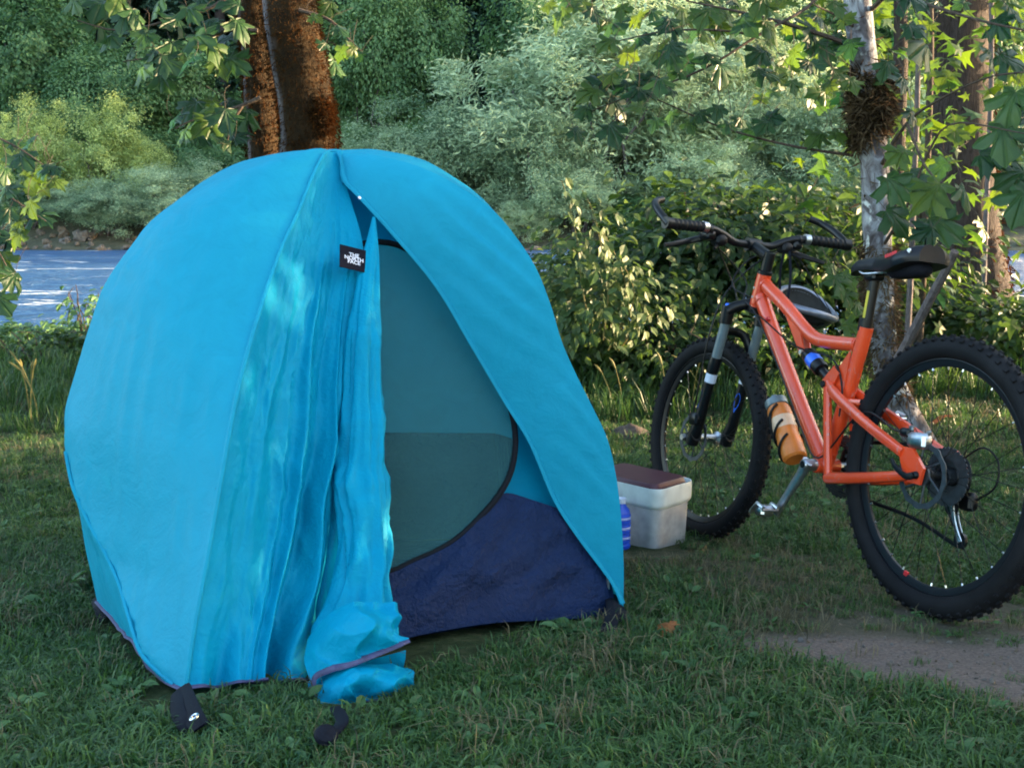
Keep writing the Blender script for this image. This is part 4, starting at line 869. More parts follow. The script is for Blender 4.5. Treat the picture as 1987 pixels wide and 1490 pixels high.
    for k in range(5): MB().box(V3(.195 - .012 * k, .538 + .0012 * k, .0515 + .0025 * k), (.007 + .002 * (k % 2), .002, .0085)).build('red_stitching', M['redprint'], sdl)
    MB().lathe([(0, .003), (.006, .003), (.006, 0)], V3(.098, .543, .060), (0, 1, 0), 12).build('saddle_rivet', M['alloy'], sdl)
    # cranks, pedals, rings, chain, derailleur, rear brake
    BBp = V3(.442, -.022)
    for sd in (1, -1):
        dv = unit(np.array([.105, 0, -.150])) * sd; ck = empty('crank', parent=bike); c0 = BBp + [0, sd * .066, 0]; c1 = c0 + dv * .175 + [0, sd * .012, 0]
        MB().tube([c0 - dv * .012, c0 + dv * .04, c0 + dv * .12 + [0, sd * .008, 0], c1 + dv * .010], [.019, .0165, .0135, .0145], 12, flat=.62, up=(0, 1, 0)).build('arm', M['alloy'], ck, auto=40)
        MB().lathe([(0, .012), (.013, .012), (.017, .006), (.017, -.030), (0, -.030)], c0, (0, sd, 0), 18).build('spindle_boss', M['alloy'], ck, auto=40); MB().lathe([(.0, .0135), (.010, .0135), (.010, .012)], c0, (0, sd, 0), 14).build('bolt_cap', M['black'], ck)
        pe = empty('pedal', parent=ck); pc = c1 + [0, sd * .045, 0]; MB().tube([c1, pc + [0, sd * .018, 0]], .0065, 10).build('pedal_axle', M['black'], pe)
        pb = MB(); pb.box(pc, (.046, .042, .032), bev=.007); pb.tube([pc + [-.030, -.026, .004], pc + [-.030, .026, .004]], .0045, 8); pb.tube([pc + [.030, -.026, -.004], pc + [.030, .026, -.004]], .0045, 8)
        for yy in (-.024, .024): pb.tube([pc + [-.032, yy, .010], pc + [0, yy, .020], pc + [.032, yy, -.010]], .0058, 8)
        pb.build('pedal_body', M['steel'], pe, auto=40)
    for rr, yy in ((.088, -.052), (.066, -.045)):
        cr = MB(); n = 120; a = np.arange(n) / n * 6.2832; rad = rr + .002 * np.sign(np.sin(a * 30)); V = np.concatenate([np.column_stack([q * np.cos(a), 0 * a + y2, q * np.sin(a)]) for q, y2 in ((rr * .82, yy - .0012), (rad, yy - .0012), (rad, yy + .0012), (rr * .82, yy + .0012))]) + BBp
        cr.add(V, [(q * n + j, q * n + (j + 1) % n, ((q + 1) % 4) * n + (j + 1) % n, ((q + 1) % 4) * n + j) for q in range(4) for j in range(n)])
        for i in range(4): an = i * 1.5708 + .4; cr.tube([BBp + [0, yy, 0], BBp + [rr * .84 * math.cos(an), yy, rr * .84 * math.sin(an)]], .006, 6)
        cr.build('chainring', M['black'], bike, smooth=False)
    yc = -.047; chp = [BBp + [.0, yc, .068], V3(.2, .062, yc), V3(.0, .052, yc), V3(-.045, .02, yc), V3(-.04, -.03, yc), V3(-.005, -.055, yc), V3(.006, -.095, yc), V3(-.03, -.135, yc), V3(-.045, -.155, yc), V3(-.02, -.162, yc), V3(.15, -.118, yc), BBp + [.0, yc, -.068], BBp + [.055, yc, -.04], BBp + [.068, yc, .0], BBp + [.05, yc, .045], BBp + [.0, yc, .068]]
    MB().tube(spline(chp, 120), .0042, 6, flat=1.3).build('chain', M['black'], bike)
    der = empty('rear_derailleur', parent=bike); MB().box(V3(-.02, -.055, -.072), (.05, .03, .045), bev=.008).build('derailleur_body', M['black'], der)
    for yy in (-.053, -.041): MB().tube(spline([V3(.0, -.062, yy), V3(-.012, -.10, yy), V3(-.036, -.152, yy)], 10), [.011, .009, .0075, .0065, .006, .006, .006, .0065, .008, .009], 8, flat=.25, up=(0, 1, 0)).build('cage_plate', M['alloy'], der)
    for p in (V3(.004, -.075, -.047), V3(-.034, -.148, -.047)): MB().lathe([(0, -.004), (.019, -.004), (.019, .004), (0, .004)], p, (0, 1, 0), 16).build('jockey_wheel', M['black'], der)
    MB().tube(spline([V3(.05, .02, -.085), V3(-.03, .075, -.09), V3(-.085, .05, -.09), V3(-.09, -.01, -.085), V3(-.045, -.05, -.075)], 24), .0026, 6).build('cable_loop', M['cable'], der)
    bc = empty('brake_caliper', parent=bike); MB().box(V3(.012, .082, .058), (.062, .030, .038), bev=.007).build('caliper_body', M['alloy'], bc); MB().box(V3(.062, .098, .055), (.035, .022, .022), bev=.005).build('adapter', M['black'], bc)
    for x, z in ((.045, .107), (-.015, .098)): MB().lathe([(0, .008), (.006, .008), (.006, 0)], V3(x, z, .055), (-.2, .3, .9), 10).build('bolt', M['steel'], bc)
    # cables
    for nm, P in (('brake_hose', [be(.15, .925, .635), be(.06, .965, .60), be(-.02, .95, .52), V3(.885, .455, .03), V3(.80, .405, .036), V3(.66, .245, .034), V3(.52, .07, .034), V3(.42, .0, .04), V3(.25, .135, .045), V3(.10, .10, .058), V3(.05, .10, .058)]),
                  ('shift_cable', [be(.12, .925, .628), be(.05, .985, .585), be(.0, .985, .50), V3(.91, .435, .028), V3(.775, .395, .034), V3(.60, .31, .026), V3(.42, .275, .026), V3(.36, .20, .030), V3(.335, .12, .05)]),
                  ('shift_cable', [be(-.12, .925, .628), be(-.04, .975, .59), be(.02, .965, .50), V3(.87, .43, -.032), V3(.62, .17, -.034), V3(.43, -.04, -.04), V3(.2, -.04, -.075), V3(.05, .02, -.085)]),
                  ('brake_hose', [be(-.15, .925, .635), be(-.08, .985, .585), be(.02, 1.0, .48), tr(np.array([.975, .085, .36])), tr(np.array([1.01, .092, .2])), tr(np.array([1.045, .086, .085]))])):
        MB().tube(spline(P, 60), .0026, 6).build(nm, M['cable'], bike)
    # bottle cage under the down tube
    a0, a1 = np.array([.684, 0, .150]), np.array([.560, 0, -.012]); ad = unit(a1 - a0); dn = np.array([ad[2], 0, -ad[0]]); dn = dn if dn[0] > 0 else -dn; ba = a0 + dn * .026; cg = MB()
    for k in (.045, .10, .15):
        an = np.linspace(-2.5, 2.5, 22); cg.tube([ba + ad * (k + .03 * math.cos(q)) + .0395 * (math.cos(q) * -dn * -1 + math.sin(q) * np.array([0, 1., 0])) for q in an], .004, 7)
    for yy in (-.03, .03): cg.tube(spline([ba - dn * .026 + ad * .0 + [0, yy * .3, 0], ba + ad * .05 + [0, yy * 1.3, 0], ba + dn * .03 + ad * .11 + [0, yy * .8, 0], ba + ad * .19 + [0, yy * .4, 0]], 20), .004, 7)
    cg.build('bottle_cage', M['blackpl'], bike)
    return bike, ba, ad, dn
bike, b_a, b_d, b_n = make_bike()
bpy.context.view_layer.update()
def make_bottle():
    r = empty('water_bottle', label='orange drinking bottle held in the black cage under the bike frame', cat='bottle'); r.matrix_world = bike_matrix()
    MB().lathe([(0, .195), (.030, .195), (.036, .188), (.036, .13), (.0335, .12), (.0335, .105), (.036, .095), (.036, .03), (.034, .018), (.028, .008)], b_a, b_d, 26).build('bottle_body', M['bottleo'], r)
    MB().lathe([(.0362, .055), (.0364, .058), (.0364, .092), (.0362, .095)], b_a, b_d, 26).build('highlight_band', M['bottlep'], r)  # pale highlight on the bottle, put in as a coloured band
    MB().lathe([(.0300, .012), (.0335, .010), (.0345, .0), (.0335, -.012), (.024, -.016), (.010, -.020), (.009, -.030), (0, -.032)], b_a, b_d, 26).build('cap', M['stanchion'], r)
make_bottle()

# ------------------------------------------------------------------ helmet hanging from the handlebar
def make_helmet():
    c = at(1568, 586, 3.46); r = empty('cycling_helmet', c, 'black and silver cycling helmet hanging upside down below the handlebar', 'helmet')
    ex = unit(np.array([.90, .15, -.26])); ez = unit(np.array([.12, .34, -.90])); ez = unit(ez - ex * np.dot(ex, ez)); ey = np.cross(ez, ex)    # ez points to the crown of the shell (downwards)
    def pt(th, ph, k=1.0): 
        rx, ry, rz = .104 * k, .092 * k, .090 * k; lip = .012 * math.cos(2 * th)
        return ex * rx * math.cos(th) * math.cos(ph) + ey * ry * math.sin(th) * math.cos(ph) + ez * (rz * math.sin(ph) + lip * (1 - math.sin(ph)))
    n, m = 48, 14; G = np.array([[pt(2 * math.pi * i / n, math.pi / 2 * j / (m - 1)) for j in range(m)] for i in range(n + 1)])
    sh = MB(); keep = []
    for i in range(n):
        for j in range(m - 1):
            th = 2 * math.pi * (i + .5) / n; ribs = math.sin(th); slot = (abs((math.sin(th) * math.cos(math.pi / 2 * (j + .5) / (m - 1))) * 6 % 2 - 1) < .33) and 3 <= j <= 10
            if not slot: keep.append((i * m + j, (i + 1) * m + j, (i + 1) * m + j + 1, i * m + j + 1))
    sh.add(G.reshape(-1, 3), keep); sh.build('shell', M['shell'], r)
    li = MB(); Gi = np.array([[pt(2 * math.pi * i / n, math.pi / 2 * j / (m - 1), .84) for j in range(m)] for i in range(n + 1)]); li.grid(Gi, True); li.build('foam_liner', M['foam'], r, auto=None)
    rim = np.array([pt(2 * math.pi * i / 60, .10, .97) for i in range(62)]); MB().tube(rim, .0125, 10, cap=False).build('silver_rim', M['silver'], r)
    MB().box(ex * .0 + ez * .03 + ey * .0, (.16, .012, .004), np.column_stack([ex, ey, ez])).build('pad', M['yellow'], r)
    hook = bike_world(.893, -.12, .645) - c
    for s in (-1, 1):
        for q in (.35, 2.6):
            p0 = pt(s * q, .1, .92); MB().tube(spline([p0, p0 * .5 + hook * .5 + np.array([.01 * s, 0, 0]), hook + np.array([.004 * s, 0, .004])], 12), .0045, 6, flat=.3).build('strap', M['web'], r)
make_helmet()

# ------------------------------------------------------------------ cooler and the things beside it
def rrect(w, d, r, n=6):
    P = []
    for cx, cy, a0 in ((w / 2 - r, d / 2 - r, 0), (-w / 2 + r, d / 2 - r, 90), (-w / 2 + r, -d / 2 + r, 180), (w / 2 - r, -d / 2 + r, 270)):
        for k in range(n + 1): a = math.radians(a0 + 90 * k / n); P.append((cx + r * math.cos(a), cy + r * math.sin(a)))
    return np.array(P)
def make_cooler():
    FL, FR = on_ground(1238, 1070, .0), on_ground(1338, 1043, .0); x = unit(FR - FL); x = unit([x[0], x[1], 0]); y = np.array([-x[1], x[0], 0]); w, d = .188, .29
    mid = (FL + FR) / 2; c = np.array([mid[0], mid[1], 0]) + y * (d / 2 - .03) + x * .012; c[2] = g0(c[0], c[1]) - .004
    r = empty('cool_box', c, 'small white and grey cool box with maroon lid between tent and bike', 'cooler'); r.rotation_euler = (0, 0, math.atan2(x[1], x[0])); r.scale = (1, 1, 1.12)
    def stack(levels, close_b=True, close_t=True):
        b = MB(); n = None; V = []
        for w_, d_, rad, z in levels: P = rrect(w_, d_, rad); n = len(P); V.append(np.column_stack([P, np.full(n, z)]))
        F = [(i * n + j, i * n + (j + 1) % n, (i + 1) * n + (j + 1) % n, (i + 1) * n + j) for i in range(len(levels) - 1) for j in range(n)]
        if close_b: F.append(tuple(range(n - 1, -1, -1)))
        if close_t: F.append(tuple((len(levels) - 1) * n + j for j in range(n)))
        return b.add(np.concatenate(V), F)
    stack([(w * .90, d * .93, .022, 0), (w * .93, d * .95, .03, .004), (w * .985, d * .985, .034, .128), (w * .985, d * .985, .034, .150)]).build('box_body', M['grey_pl'], r, auto=40)
    cb = MB(); lev = [(w * .985, .126), (w * 1.02, .129), (w * 1.075, .136), (w * 1.085, .142), (w * 1.085, .184), (w * 1.075, .188), (w * 1.04, .188), (w * 1.03, .184), (w * 1.03, .15)]
    n = None; V = []
    for q, z in lev:
        P = rrect(q, q + (d - w), .036 * q / w, 10); n = len(P); zz = np.full(n, z)
        notch = (np.abs(P[:, 1] - .02) < .062) & (z > .15); zz = np.where(notch, .160, zz); V.append(np.column_stack([P, zz]))
    cb.add(np.concatenate(V), [(i * n + j, i * n + (j + 1) % n, (i + 1) * n + (j + 1) % n, (i + 1) * n + j) for i in range(len(lev) - 1) for j in range(n)]); cb.build('collar', M['white_pl'], r, auto=40)
    lid = stack([(w * .98, d * .96, .03, .160), (w * 1.0, d * .98, .032, .166), (w * 1.0, d * .98, .032, .176), (w * .90, d * .92, .028, .196), (w * .86, d * .90, .026, .199)]).build('lid', M['maroon'], r, auto=30); lid.location = (-.004, .004, .0)
    MB().tube(spline([(-w * .55, .02, .166), (-w * .60, .05, .17), (-w * .60, .09, .15), (-w * .56, .11, .13)], 12), .006, 8).build('handle', M['white_pl'], r)
    # ribbed bottle pressed in beside it
    p = on_ground(1208, 1066, 0) + np.array([-.004, .02, 0]); b = empty('drinks_bottle', p, 'blue and white ribbed bottle standing in the gap between tent and cool box', 'bottle'); pr = [(0, 0), (.028, 0)]
    for k in range(7): pr += [(.031, .006 + .016 * k), (.031, .014 + .016 * k), (.0285, .0165 + .016 * k), (.0285, .020 + .016 * k)]
    pr += [(.026, .126), (.014, .142), (.013, .150)]; MB().lathe(pr, (0, 0, 0), (0, 0, 1), 24).build('bottle_body', M['bottleb'], b, auto=30)
    for z in (.038, .070, .102): MB().lathe([(.0312, z - .004), (.0315, z - .003), (.0315, z + .003), (.0312, z + .004)], (0, 0, 0), (0, 0, 1), 24).build('white_stripe', M['bottlew'], b)
    MB().lathe([(.015, .148), (.015, .164), (0, .166)], (0, 0, 0), (0, 0, 1), 18).build('cap', M['decalw'], b)
make_cooler()

# ------------------------------------------------------------------ far shore: stones, shrubs, woodland
def rock_mesh(seed):
    rng = np.random.default_rng(seed); n, m = 10, 7; V = []; F = []
    for i in range(m):
        ph = -math.pi / 2 + math.pi * i / (m - 1)
        for j in range(n): th = 2 * math.pi * j / n; V.append((math.cos(ph) * math.cos(th), math.cos(ph) * math.sin(th), math.sin(ph)))
    V = np.array(V); V *= (1 + .55 * fbm(V * 1.5 + seed * 3.1, 2, seed))[:, None]; V *= np.array([1, .8, .55])
    F = [(i * n + j, i * n + (j + 1) % n, (i + 1) * n + (j + 1) % n, (i + 1) * n + j) for i in range(m - 1) for j in range(n)]
    me = MB().add(V, F).mesh('rock'); me.set_sharp_from_angle(angle=math.radians(30)); me.materials.append(M['rock']); return me
rng = np.random.default_rng(77); rocks = [rock_mesh(i) for i in range(5)]
for i in range(230):
    Y = 36.0 + abs(rng.normal()) * .9; X = rng.uniform(-20, 1) if i < 180 else rng.uniform(-2, 20); s = .07 + .17 * rng.random() ** 2 + (.12 if rng.random() < .06 else 0)
    o = bpy.data.objects.new('rock', rocks[i % 5]); link(o, far_bank); o.location = (X, Y, max(g0(X, Y), -.45) + s * .15); o.scale = (s, s, s * (.8 + .4 * rng.random())); o.rotation_euler = (rng.normal() * .3, rng.normal() * .3, rng.random() * 6.28)

QL, QW, QC = quad_leaf(.30), quad_leaf(.13), quad_leaf(.2)
def stem_fan(seed, n, h, spread, r0):
    rng = np.random.default_rng(seed); b = MB()
    for i in range(n):
        a = rng.random() * 6.28; q = spread * (.3 + .7 * rng.random()); branch_tube(b, (.1 * math.cos(a), .1 * math.sin(a), -.15), (q * math.cos(a), q * math.sin(a), h * (.6 + .4 * rng.random())), r0 * (.6 + .6 * rng.random()), r0 * .2, rng, 6, .1, 0, 5)
    return b
# unit shrubs: radius 1, height about 1.9
SH = {}
for k, (nm, T, mat, sz, n, nc) in dict(willow=('willow', QW, 'willow', .058, 38000, 150), willow2=('willow', QW, 'willow', .050, 42000, 190), yellow=('yellow', QL, 'willow_y', .042, 26000, 120), alder=('alder', QL, 'alder', .042, 42000, 130), alder2=('alder', QL, 'alder', .038, 46000, 170), thicket=('alder', QL, 'alder', .055, 10500, 110)).items():
    me = crown_mesh('crown_' + nm, hash_ := sum(map(ord, k)), n, nc, (.84, .84, .82), .098, T, sz, M[mat], .5, .7, -.5 if nm != 'alder' else .3, .75)
    SH[k] = me
stem_me = {}
for k in range(3):
    b = stem_fan(300 + k, 9, 1.2, .7, .022); me = b.mesh('stems'); me.materials.append(M['deadwood']); stem_me[k] = me
def shrub(name, kind, px, Y, w, h, label, cat='shrub', group='shrubs along the far bank', sink=.1, seed=0):
    r_ = ray(px, 400); X = CAM[0] + r_[0] / r_[1] * Y; z = g0(X, Y)
    root = empty(name, (X, Y, z), label, cat, group); rng = random.Random(seed + int(px)); rot = rng.random() * 6.28
    c = bpy.data.objects.new('crown', SH[kind]); link(c, root); c['kind'] = 'stuff'; c.scale = (w / 2, w / 2, h / 1.7); c.location = (0, 0, h * .45); c.rotation_euler = (0, 0, rot)
    t = bpy.data.objects.new('stems', stem_me[rng.randrange(3)]); link(t, root); t['kind'] = 'stuff'; t.scale = (w / 2, w / 2, h / 1.7); t.rotation_euler = (0, 0, rot)
    return root
for nm, kind, px, Y, w, h, lab in (
    ('willow_shrub', 'willow', 1170, 40.5, 10.5, 8.0, 'largest silver green willow shrub across the river, above the tent right shoulder'),
    ('willow_shrub', 'willow2', 905, 41.0, 6.4, 5.0, 'silver green willow across the river right of the mossy trunk'),
    ('willow_shrub', 'willow', 745, 40.5, 4.6, 3.6, 'low pale willow across the river touching the tent top in the picture'),
    ('willow_shrub', 'willow2', 1060, 39.0, 5.0, 4.4, 'willow with dark bare stems below, across the river behind the tent shoulder'),
    ('willow_shrub', 'willow', 1430, 42.0, 7.0, 7.6, 'tall pale willow across the river behind the hanging maple twigs'),
    ('willow_shrub', 'willow2', 1580, 40.0, 5.6, 5.0, 'willow across the river just left of the pale lichen trunk'),
    ('willow_shrub', 'willow', 1775, 42.0, 6.5, 6.0, 'willow across the river seen between the two right trunks'),
    ('willow_shrub', 'willow2', 1960, 41.0, 6.0, 5.0, 'willow across the river at the right picture edge'),
    ('grey_shrub', 'willow2', 335, 37.9, 4.0, 2.5, 'grey green bush on the stony far bank left of the tent'),
    ('grey_shrub', 'willow', 205, 37.6, 3.2, 1.9, 'low grey bush at the far waterline left of the tent'),
    ('grey_shrub', 'willow', 60, 38.2, 3.6, 1.8, 'low bush on the far bank at the left picture edge'),
    ('grey_shrub', 'willow2', 470, 38.6, 4.0, 2.8, 'bush on the far bank just above the tent left shoulder'),
    ('grey_shrub', 'willow2', 1010, 37.7, 3.0, 1.6, 'low willow bush at the far waterline beside the tent shoulder'),
    ('grey_shrub', 'willow', 1120, 37.9, 3.8, 2.5, 'low willow bush at the far waterline above the bramble'),
    ('grey_shrub', 'alder', 1240, 37.6, 3.0, 1.7, 'low willow bush at the far waterline left of the handlebar end'),
    ('grey_shrub', 'willow', 1365, 38.3, 4.6, 3.2, 'low willow bush at the far waterline behind the handlebar grip'),
    ('grey_shrub', 'alder2', 1500, 37.8, 3.6, 1.9, 'low willow bush at the far waterline behind the handlebar stem'),
    ('grey_shrub', 'willow', 860, 38.0, 3.4, 2.0, 'low willow bush at the far waterline behind the tent top'),
    ('yellow_shrub', 'yellow', 215, 40.5, 3.6, 3.7, 'yellow green bush in sunlit leaf colour on the far bank, tallest of the yellow ones'),
    ('yellow_shrub', 'yellow', 95, 41.5, 3.2, 3.6, 'yellow bush in sunlit leaf colour on the far bank near the left picture edge'),
    ('yellow_shrub', 'yellow', 300, 40.0, 2.6, 2.7, 'small yellow green bush on the far bank, nearest the mossy trunk'),
    ('yellow_shrub', 'yellow', 20, 40.5, 2.6, 2.6, 'small yellow bush cut by the left picture edge'),
    ('green_shrub', 'alder', 420, 42.0, 4.0, 3.4, 'dark green bush across the river beside the mossy trunk'),
    ('green_shrub', 'alder2', 630, 43.5, 4.4, 4.0, 'green bush across the river directly behind the mossy trunk'),
    ('broadleaf_tree', 'alder', 60, 49.0, 8.0, 9.5, 'leafy green tree in the wood at the upper left corner'),
    ('broadleaf_tree', 'alder2', 215, 47.0, 6.6, 6.6, 'leafy green tree standing behind the yellow bushes'),
    ('broadleaf_tree', 'alder', 350, 48.5, 6.6, 7.2, 'leafy green tree behind the hanging leaves left of the mossy trunk'),
    ('broadleaf_tree', 'alder2', 760, 50.0, 7.0, 9.5, 'leafy tree in the wood right of the mossy trunk'),
    ('broadleaf_tree', 'alder', 1080, 48.0, 7.0, 9.5, 'leafy tree rising behind the largest willow'),
    ('broadleaf_tree', 'alder2', 1290, 50.0, 8.0, 11.0, 'leafy tree behind the willows above the maple twigs'),
    ('broadleaf_tree', 'alder', 1560, 49.0, 8.0, 10.0, 'leafy tree in the wood left of the lichen trunk'),
    ('broadleaf_tree', 'alder2', 1850, 50.0, 9.0, 11.0, 'leafy tree in the wood behind the big dark trunk')):
    shrub(nm, kind, px, Y, w, h, lab, 'tree' if 'tree' in nm else 'shrub', 'trees across the river' if 'tree' in nm else 'shrubs along the far bank')

def conifer_mesh(seed, n=9000, mat='conifer', droop=.35, dens=1.0):
    """unit conifer: height 1, radius about .2, made of drooping sprays set on whorls of boughs"""
    rng = np.random.default_rng(seed); P = []; D = []; k = 0; nb = int(150 * dens)
    for i in range(nb):
        h = .06 + .93 * (i / nb) ** .9; L = .21 * (1 - h) ** .75 * (.7 + .5 * rng.random()) + .012; a = rng.random() * 6.28; d = np.array([math.cos(a), math.sin(a), 0]); m = max(8, int(n / nb * (.4 + 1.2 * (1 - h))))
        t = rng.random(m) ** .7; p = np.array([0, 0, h]) + d * (t * L)[:, None] + np.array([0, 0, -1.]) * (droop * L * t ** 1.6)[:, None] + rng.normal(size=(m, 3)) * np.array([1, 1, .35]) * (.010 + .022 * (1 - t) * L / .2)[:, None]
        P.append(p); D.append(np.tile(d, (m, 1)) - np.array([0, 0, .5]))
    P = np.concatenate(P); D = np.concatenate(D); n = len(P); nr = np.tile([0, 0, 1.], (n, 1)) + rng.normal(size=(n, 3)) * .5; tp = D + rng.normal(size=(n, 3)) * .5
    me = scatter('conifer', QC, P, nr, tp, .020 + .016 * rng.random(n), np.clip(rng.random(n) * .6 + .4 * rng.random(), 0, 1)); me.materials.append(M[mat]); me.materials.append(M['bark_dark'])
    return me
con = [conifer_mesh(500 + i) for i in range(3)]; ced = [conifer_mesh(520 + i, 9000, 'cedar', .8) for i in range(2)]
def far_wood():
    rng = np.random.default_rng(9); P = []; S_ = []; I = []; objs = [bpy.data.objects.new('tree_%d' % i, m) for i, m in enumerate(con + ced)]
    objs += [bpy.data.objects.new('tree_%d' % (5 + i), m) for i, m in enumerate([SH['alder'], SH['alder2']])]
    def put(x, y, s, k): P.append((x, y, g0(x, y) - .3)); S_.append(s); I.append(k)
    for row, (Y, dx, hmin, hmax) in enumerate(((54, 3.2, 11, 17), (58, 3.0, 14, 22), (63, 3.2, 16, 26), (70, 3.6, 18, 28), (79, 4.2, 20, 30), (90, 5, 20, 30))):
        for x in np.arange(-.62 * Y - 8, (.62 * Y + 8) if Y > 56 else 25, dx):
            put(x + rng.normal() * .9, Y + rng.normal() * 1.6, rng.uniform(hmin, hmax), rng.integers(0, 5) if rng.random() < .9 else rng.integers(0, 3))
    for x in np.arange(26, 62, 3.2):                           # wood extended upstream out of view, trees added to shade the far bank
        for y in (40, 44.2, 60, 65):
            if rng.random() < (.55 if y > 50 else .3): put(x + rng.normal(), y + rng.normal(), rng.uniform(9, 19), rng.integers(0, 5))
    for Y in (46, 51, 57):
        for x in np.arange(-.6 * Y, .6 * Y, 3.4 if Y > 50 else 6.5): put(x + rng.normal() * .8, Y + rng.normal(), rng.uniform(1.6, 2.6), rng.integers(5, 7)); P[-1] = (P[-1][0], P[-1][1], P[-1][2] + 1.2)
    n = len(P); instancer('forest', P, np.column_stack([rng.normal(size=n) * .03, rng.normal(size=n) * .03, rng.random(n) * 6.28]), S_, I, objs, 'dark mixed wood of conifers covering the slope across the river')
far_wood()
for px, Y, hgt, w in ((436, 55.5, 18, .62), (850, 57, 20, .30), (1010, 56, 18, .35)):
    r_ = ray(px, 300); X = r_[0] / r_[1] * Y; z = g0(X, Y); t = MB(); t.tube([(0, 0, -.5), (.05, 0, hgt * .4), (-.1, 0, hgt)], [w / 2, w * .4, w * .1], 10)
    root = empty('conifer', (X, Y, z), {436: 'conifer with a pale bare trunk just left of the mossy trunk', 850: 'conifer with a thin bare trunk at the top centre', 1010: 'conifer with a bare trunk behind the willows'}[px], 'tree', 'conifers showing their trunks across the river')
    t.build('trunk', M['deadwood'], root); c = bpy.data.objects.new('crown', con[px % 3]); link(c, root); c['kind'] = 'stuff'; c.scale = (hgt * .8, hgt * .8, hgt * .75); c.location = (0, 0, hgt * .38)

# ------------------------------------------------------------------ trees on the near bank
def trunk_mesh(P, R, seed, rough=.10, seg=28, n=70):
    P = spline(P, n); R = np.interp(np.linspace(0, 1, n), np.linspace(0, 1, len(R)), R); b = MB().tube(P, R, seg); V = b.V[0]; c = np.repeat(P, seg, 0); d = V - c; rr = np.linalg.norm(d, axis=1)[:, None]
    q = np.column_stack([V[:, 0] * 9, V[:, 1] * 9, V[:, 2] * 3]); b.V[0] = c + d * (1 + rough * fbm(q, 3, seed) + rough * .5 * fbm(q * 3, 2, seed + 5))[:, None]; return b, P, R
BL = quad_leaf(.10)
def moss_on(P, R, seed, n, zone, size, mat, name, parent, out=.6, down=.9, T=None):
    """short hanging strands over part of a trunk; zone(t, angle) gives the chance that moss grows there"""
    rng = np.random.default_rng(seed); t = rng.random(n * 3); a = rng.random(n * 3) * 6.283; keep = rng.random(n * 3) < zone(t, a); t, a = t[keep][:n], a[keep][:n]; m = len(t); f = t * (len(P) - 1); i = np.minimum(f.astype(int), len(P) - 2); u = (f - i)[:, None]
    c = P[i] * (1 - u) + P[i + 1] * u; r = R[i] * (1 - u[:, 0]) + R[i + 1] * u[:, 0]; o = np.column_stack([np.cos(a), np.sin(a), 0 * a]); nr = np.cross(o, rand_dirs(rng, m)); tp = o * out + rand_dirs(rng, m) * .6 - np.array([0, 0, down])
    lump = 1.05 + .10 * vnoise(np.column_stack([np.cos(a) * 3, np.sin(a) * 3, t * 30]), seed)
    me = scatter(name, T or BL, c + o * (r * lump)[:, None], nr, tp, size * (.5 + rng.random(m)), np.clip(.5 * vnoise(np.column_stack([np.cos(a) * 2, np.sin(a) * 2, t * 14]), seed + 2) * .8 + .3 + .5 * rng.random(m), 0, 1)); me.materials.append(mat)
    ob = link(bpy.data.objects.new(name, me), parent); ob['kind'] = 'stuff'; return ob
MAPLE = []
def curled_leaf(seed):
    rng = np.random.default_rng(seed); half = np.array(R_HALF); j1 = half * (1 + .10 * rng.normal(size=half.shape)); j2 = half * (1 + .10 * rng.normal(size=half.shape)); j1[0] = j2[0] = 0
    O = np.vstack([j1, [(0.04 * rng.normal(), 1.03)], (j2 * [-1, 1])[:0:-1]]); c = np.array([0, .28]); I = c + (O - c) * .52; P = np.vstack([[c], I, O]); n = len(O)
    cu, dr, tw = rng.uniform(.05, .45), rng.uniform(.05, .55), rng.normal() * .35
    z = -cu * np.abs(P[:, 0]) ** 1.5 - dr * np.clip(P[:, 1] - .15, 0, 2) ** 2 + tw * P[:, 0] * P[:, 1] + .05 * np.sin(P[:, 0] * 9 + seed) * np.cos(P[:, 1] * 8)
    z[1 + n:] -= .03 * rng.random(n); F = [(0, 1 + i, 1 + (i + 1) % n) for i in range(n)] + [(1 + i, 1 + n + i, 1 + n + (i + 1) % n, 1 + (i + 1) % n) for i in range(n)]
    return np.column_stack([P, z]), F
for i in range(10):
    V, F = curled_leaf(900 + i); me = fast_mesh('leaf', V, [len(f) for f in F], [k for f in F for k in f], smooth=True); a = me.attributes.new('tint', 'FLOAT', 'POINT'); a.data.foreach_set('value', np.full(len(V), .15 + .14 * (i % 5), np.float32)); me.materials.append(M['maple'] if i < 6 else M['maple_backlit']); MAPLE.append(me)
def orient(nrm, tip):
    z = unit(nrm); y = np.asarray(tip, float); y = unit(y - np.dot(y, z) * z); x = np.cross(y, z); return Matrix(((x[0], y[0], z[0]), (x[1], y[1], z[1]), (x[2], y[2], z[2])))
def leaf_obj(parent, root_loc, meshes, p, nrm, tip, size, name='leaf'):
    o = bpy.data.objects.new(name, meshes); link(o, parent); m = orient(nrm, tip).to_4x4(); m.translation = Vector(np.asarray(p) - root_loc); o.matrix_local = m @ Matrix.Scale(size, 4); return o
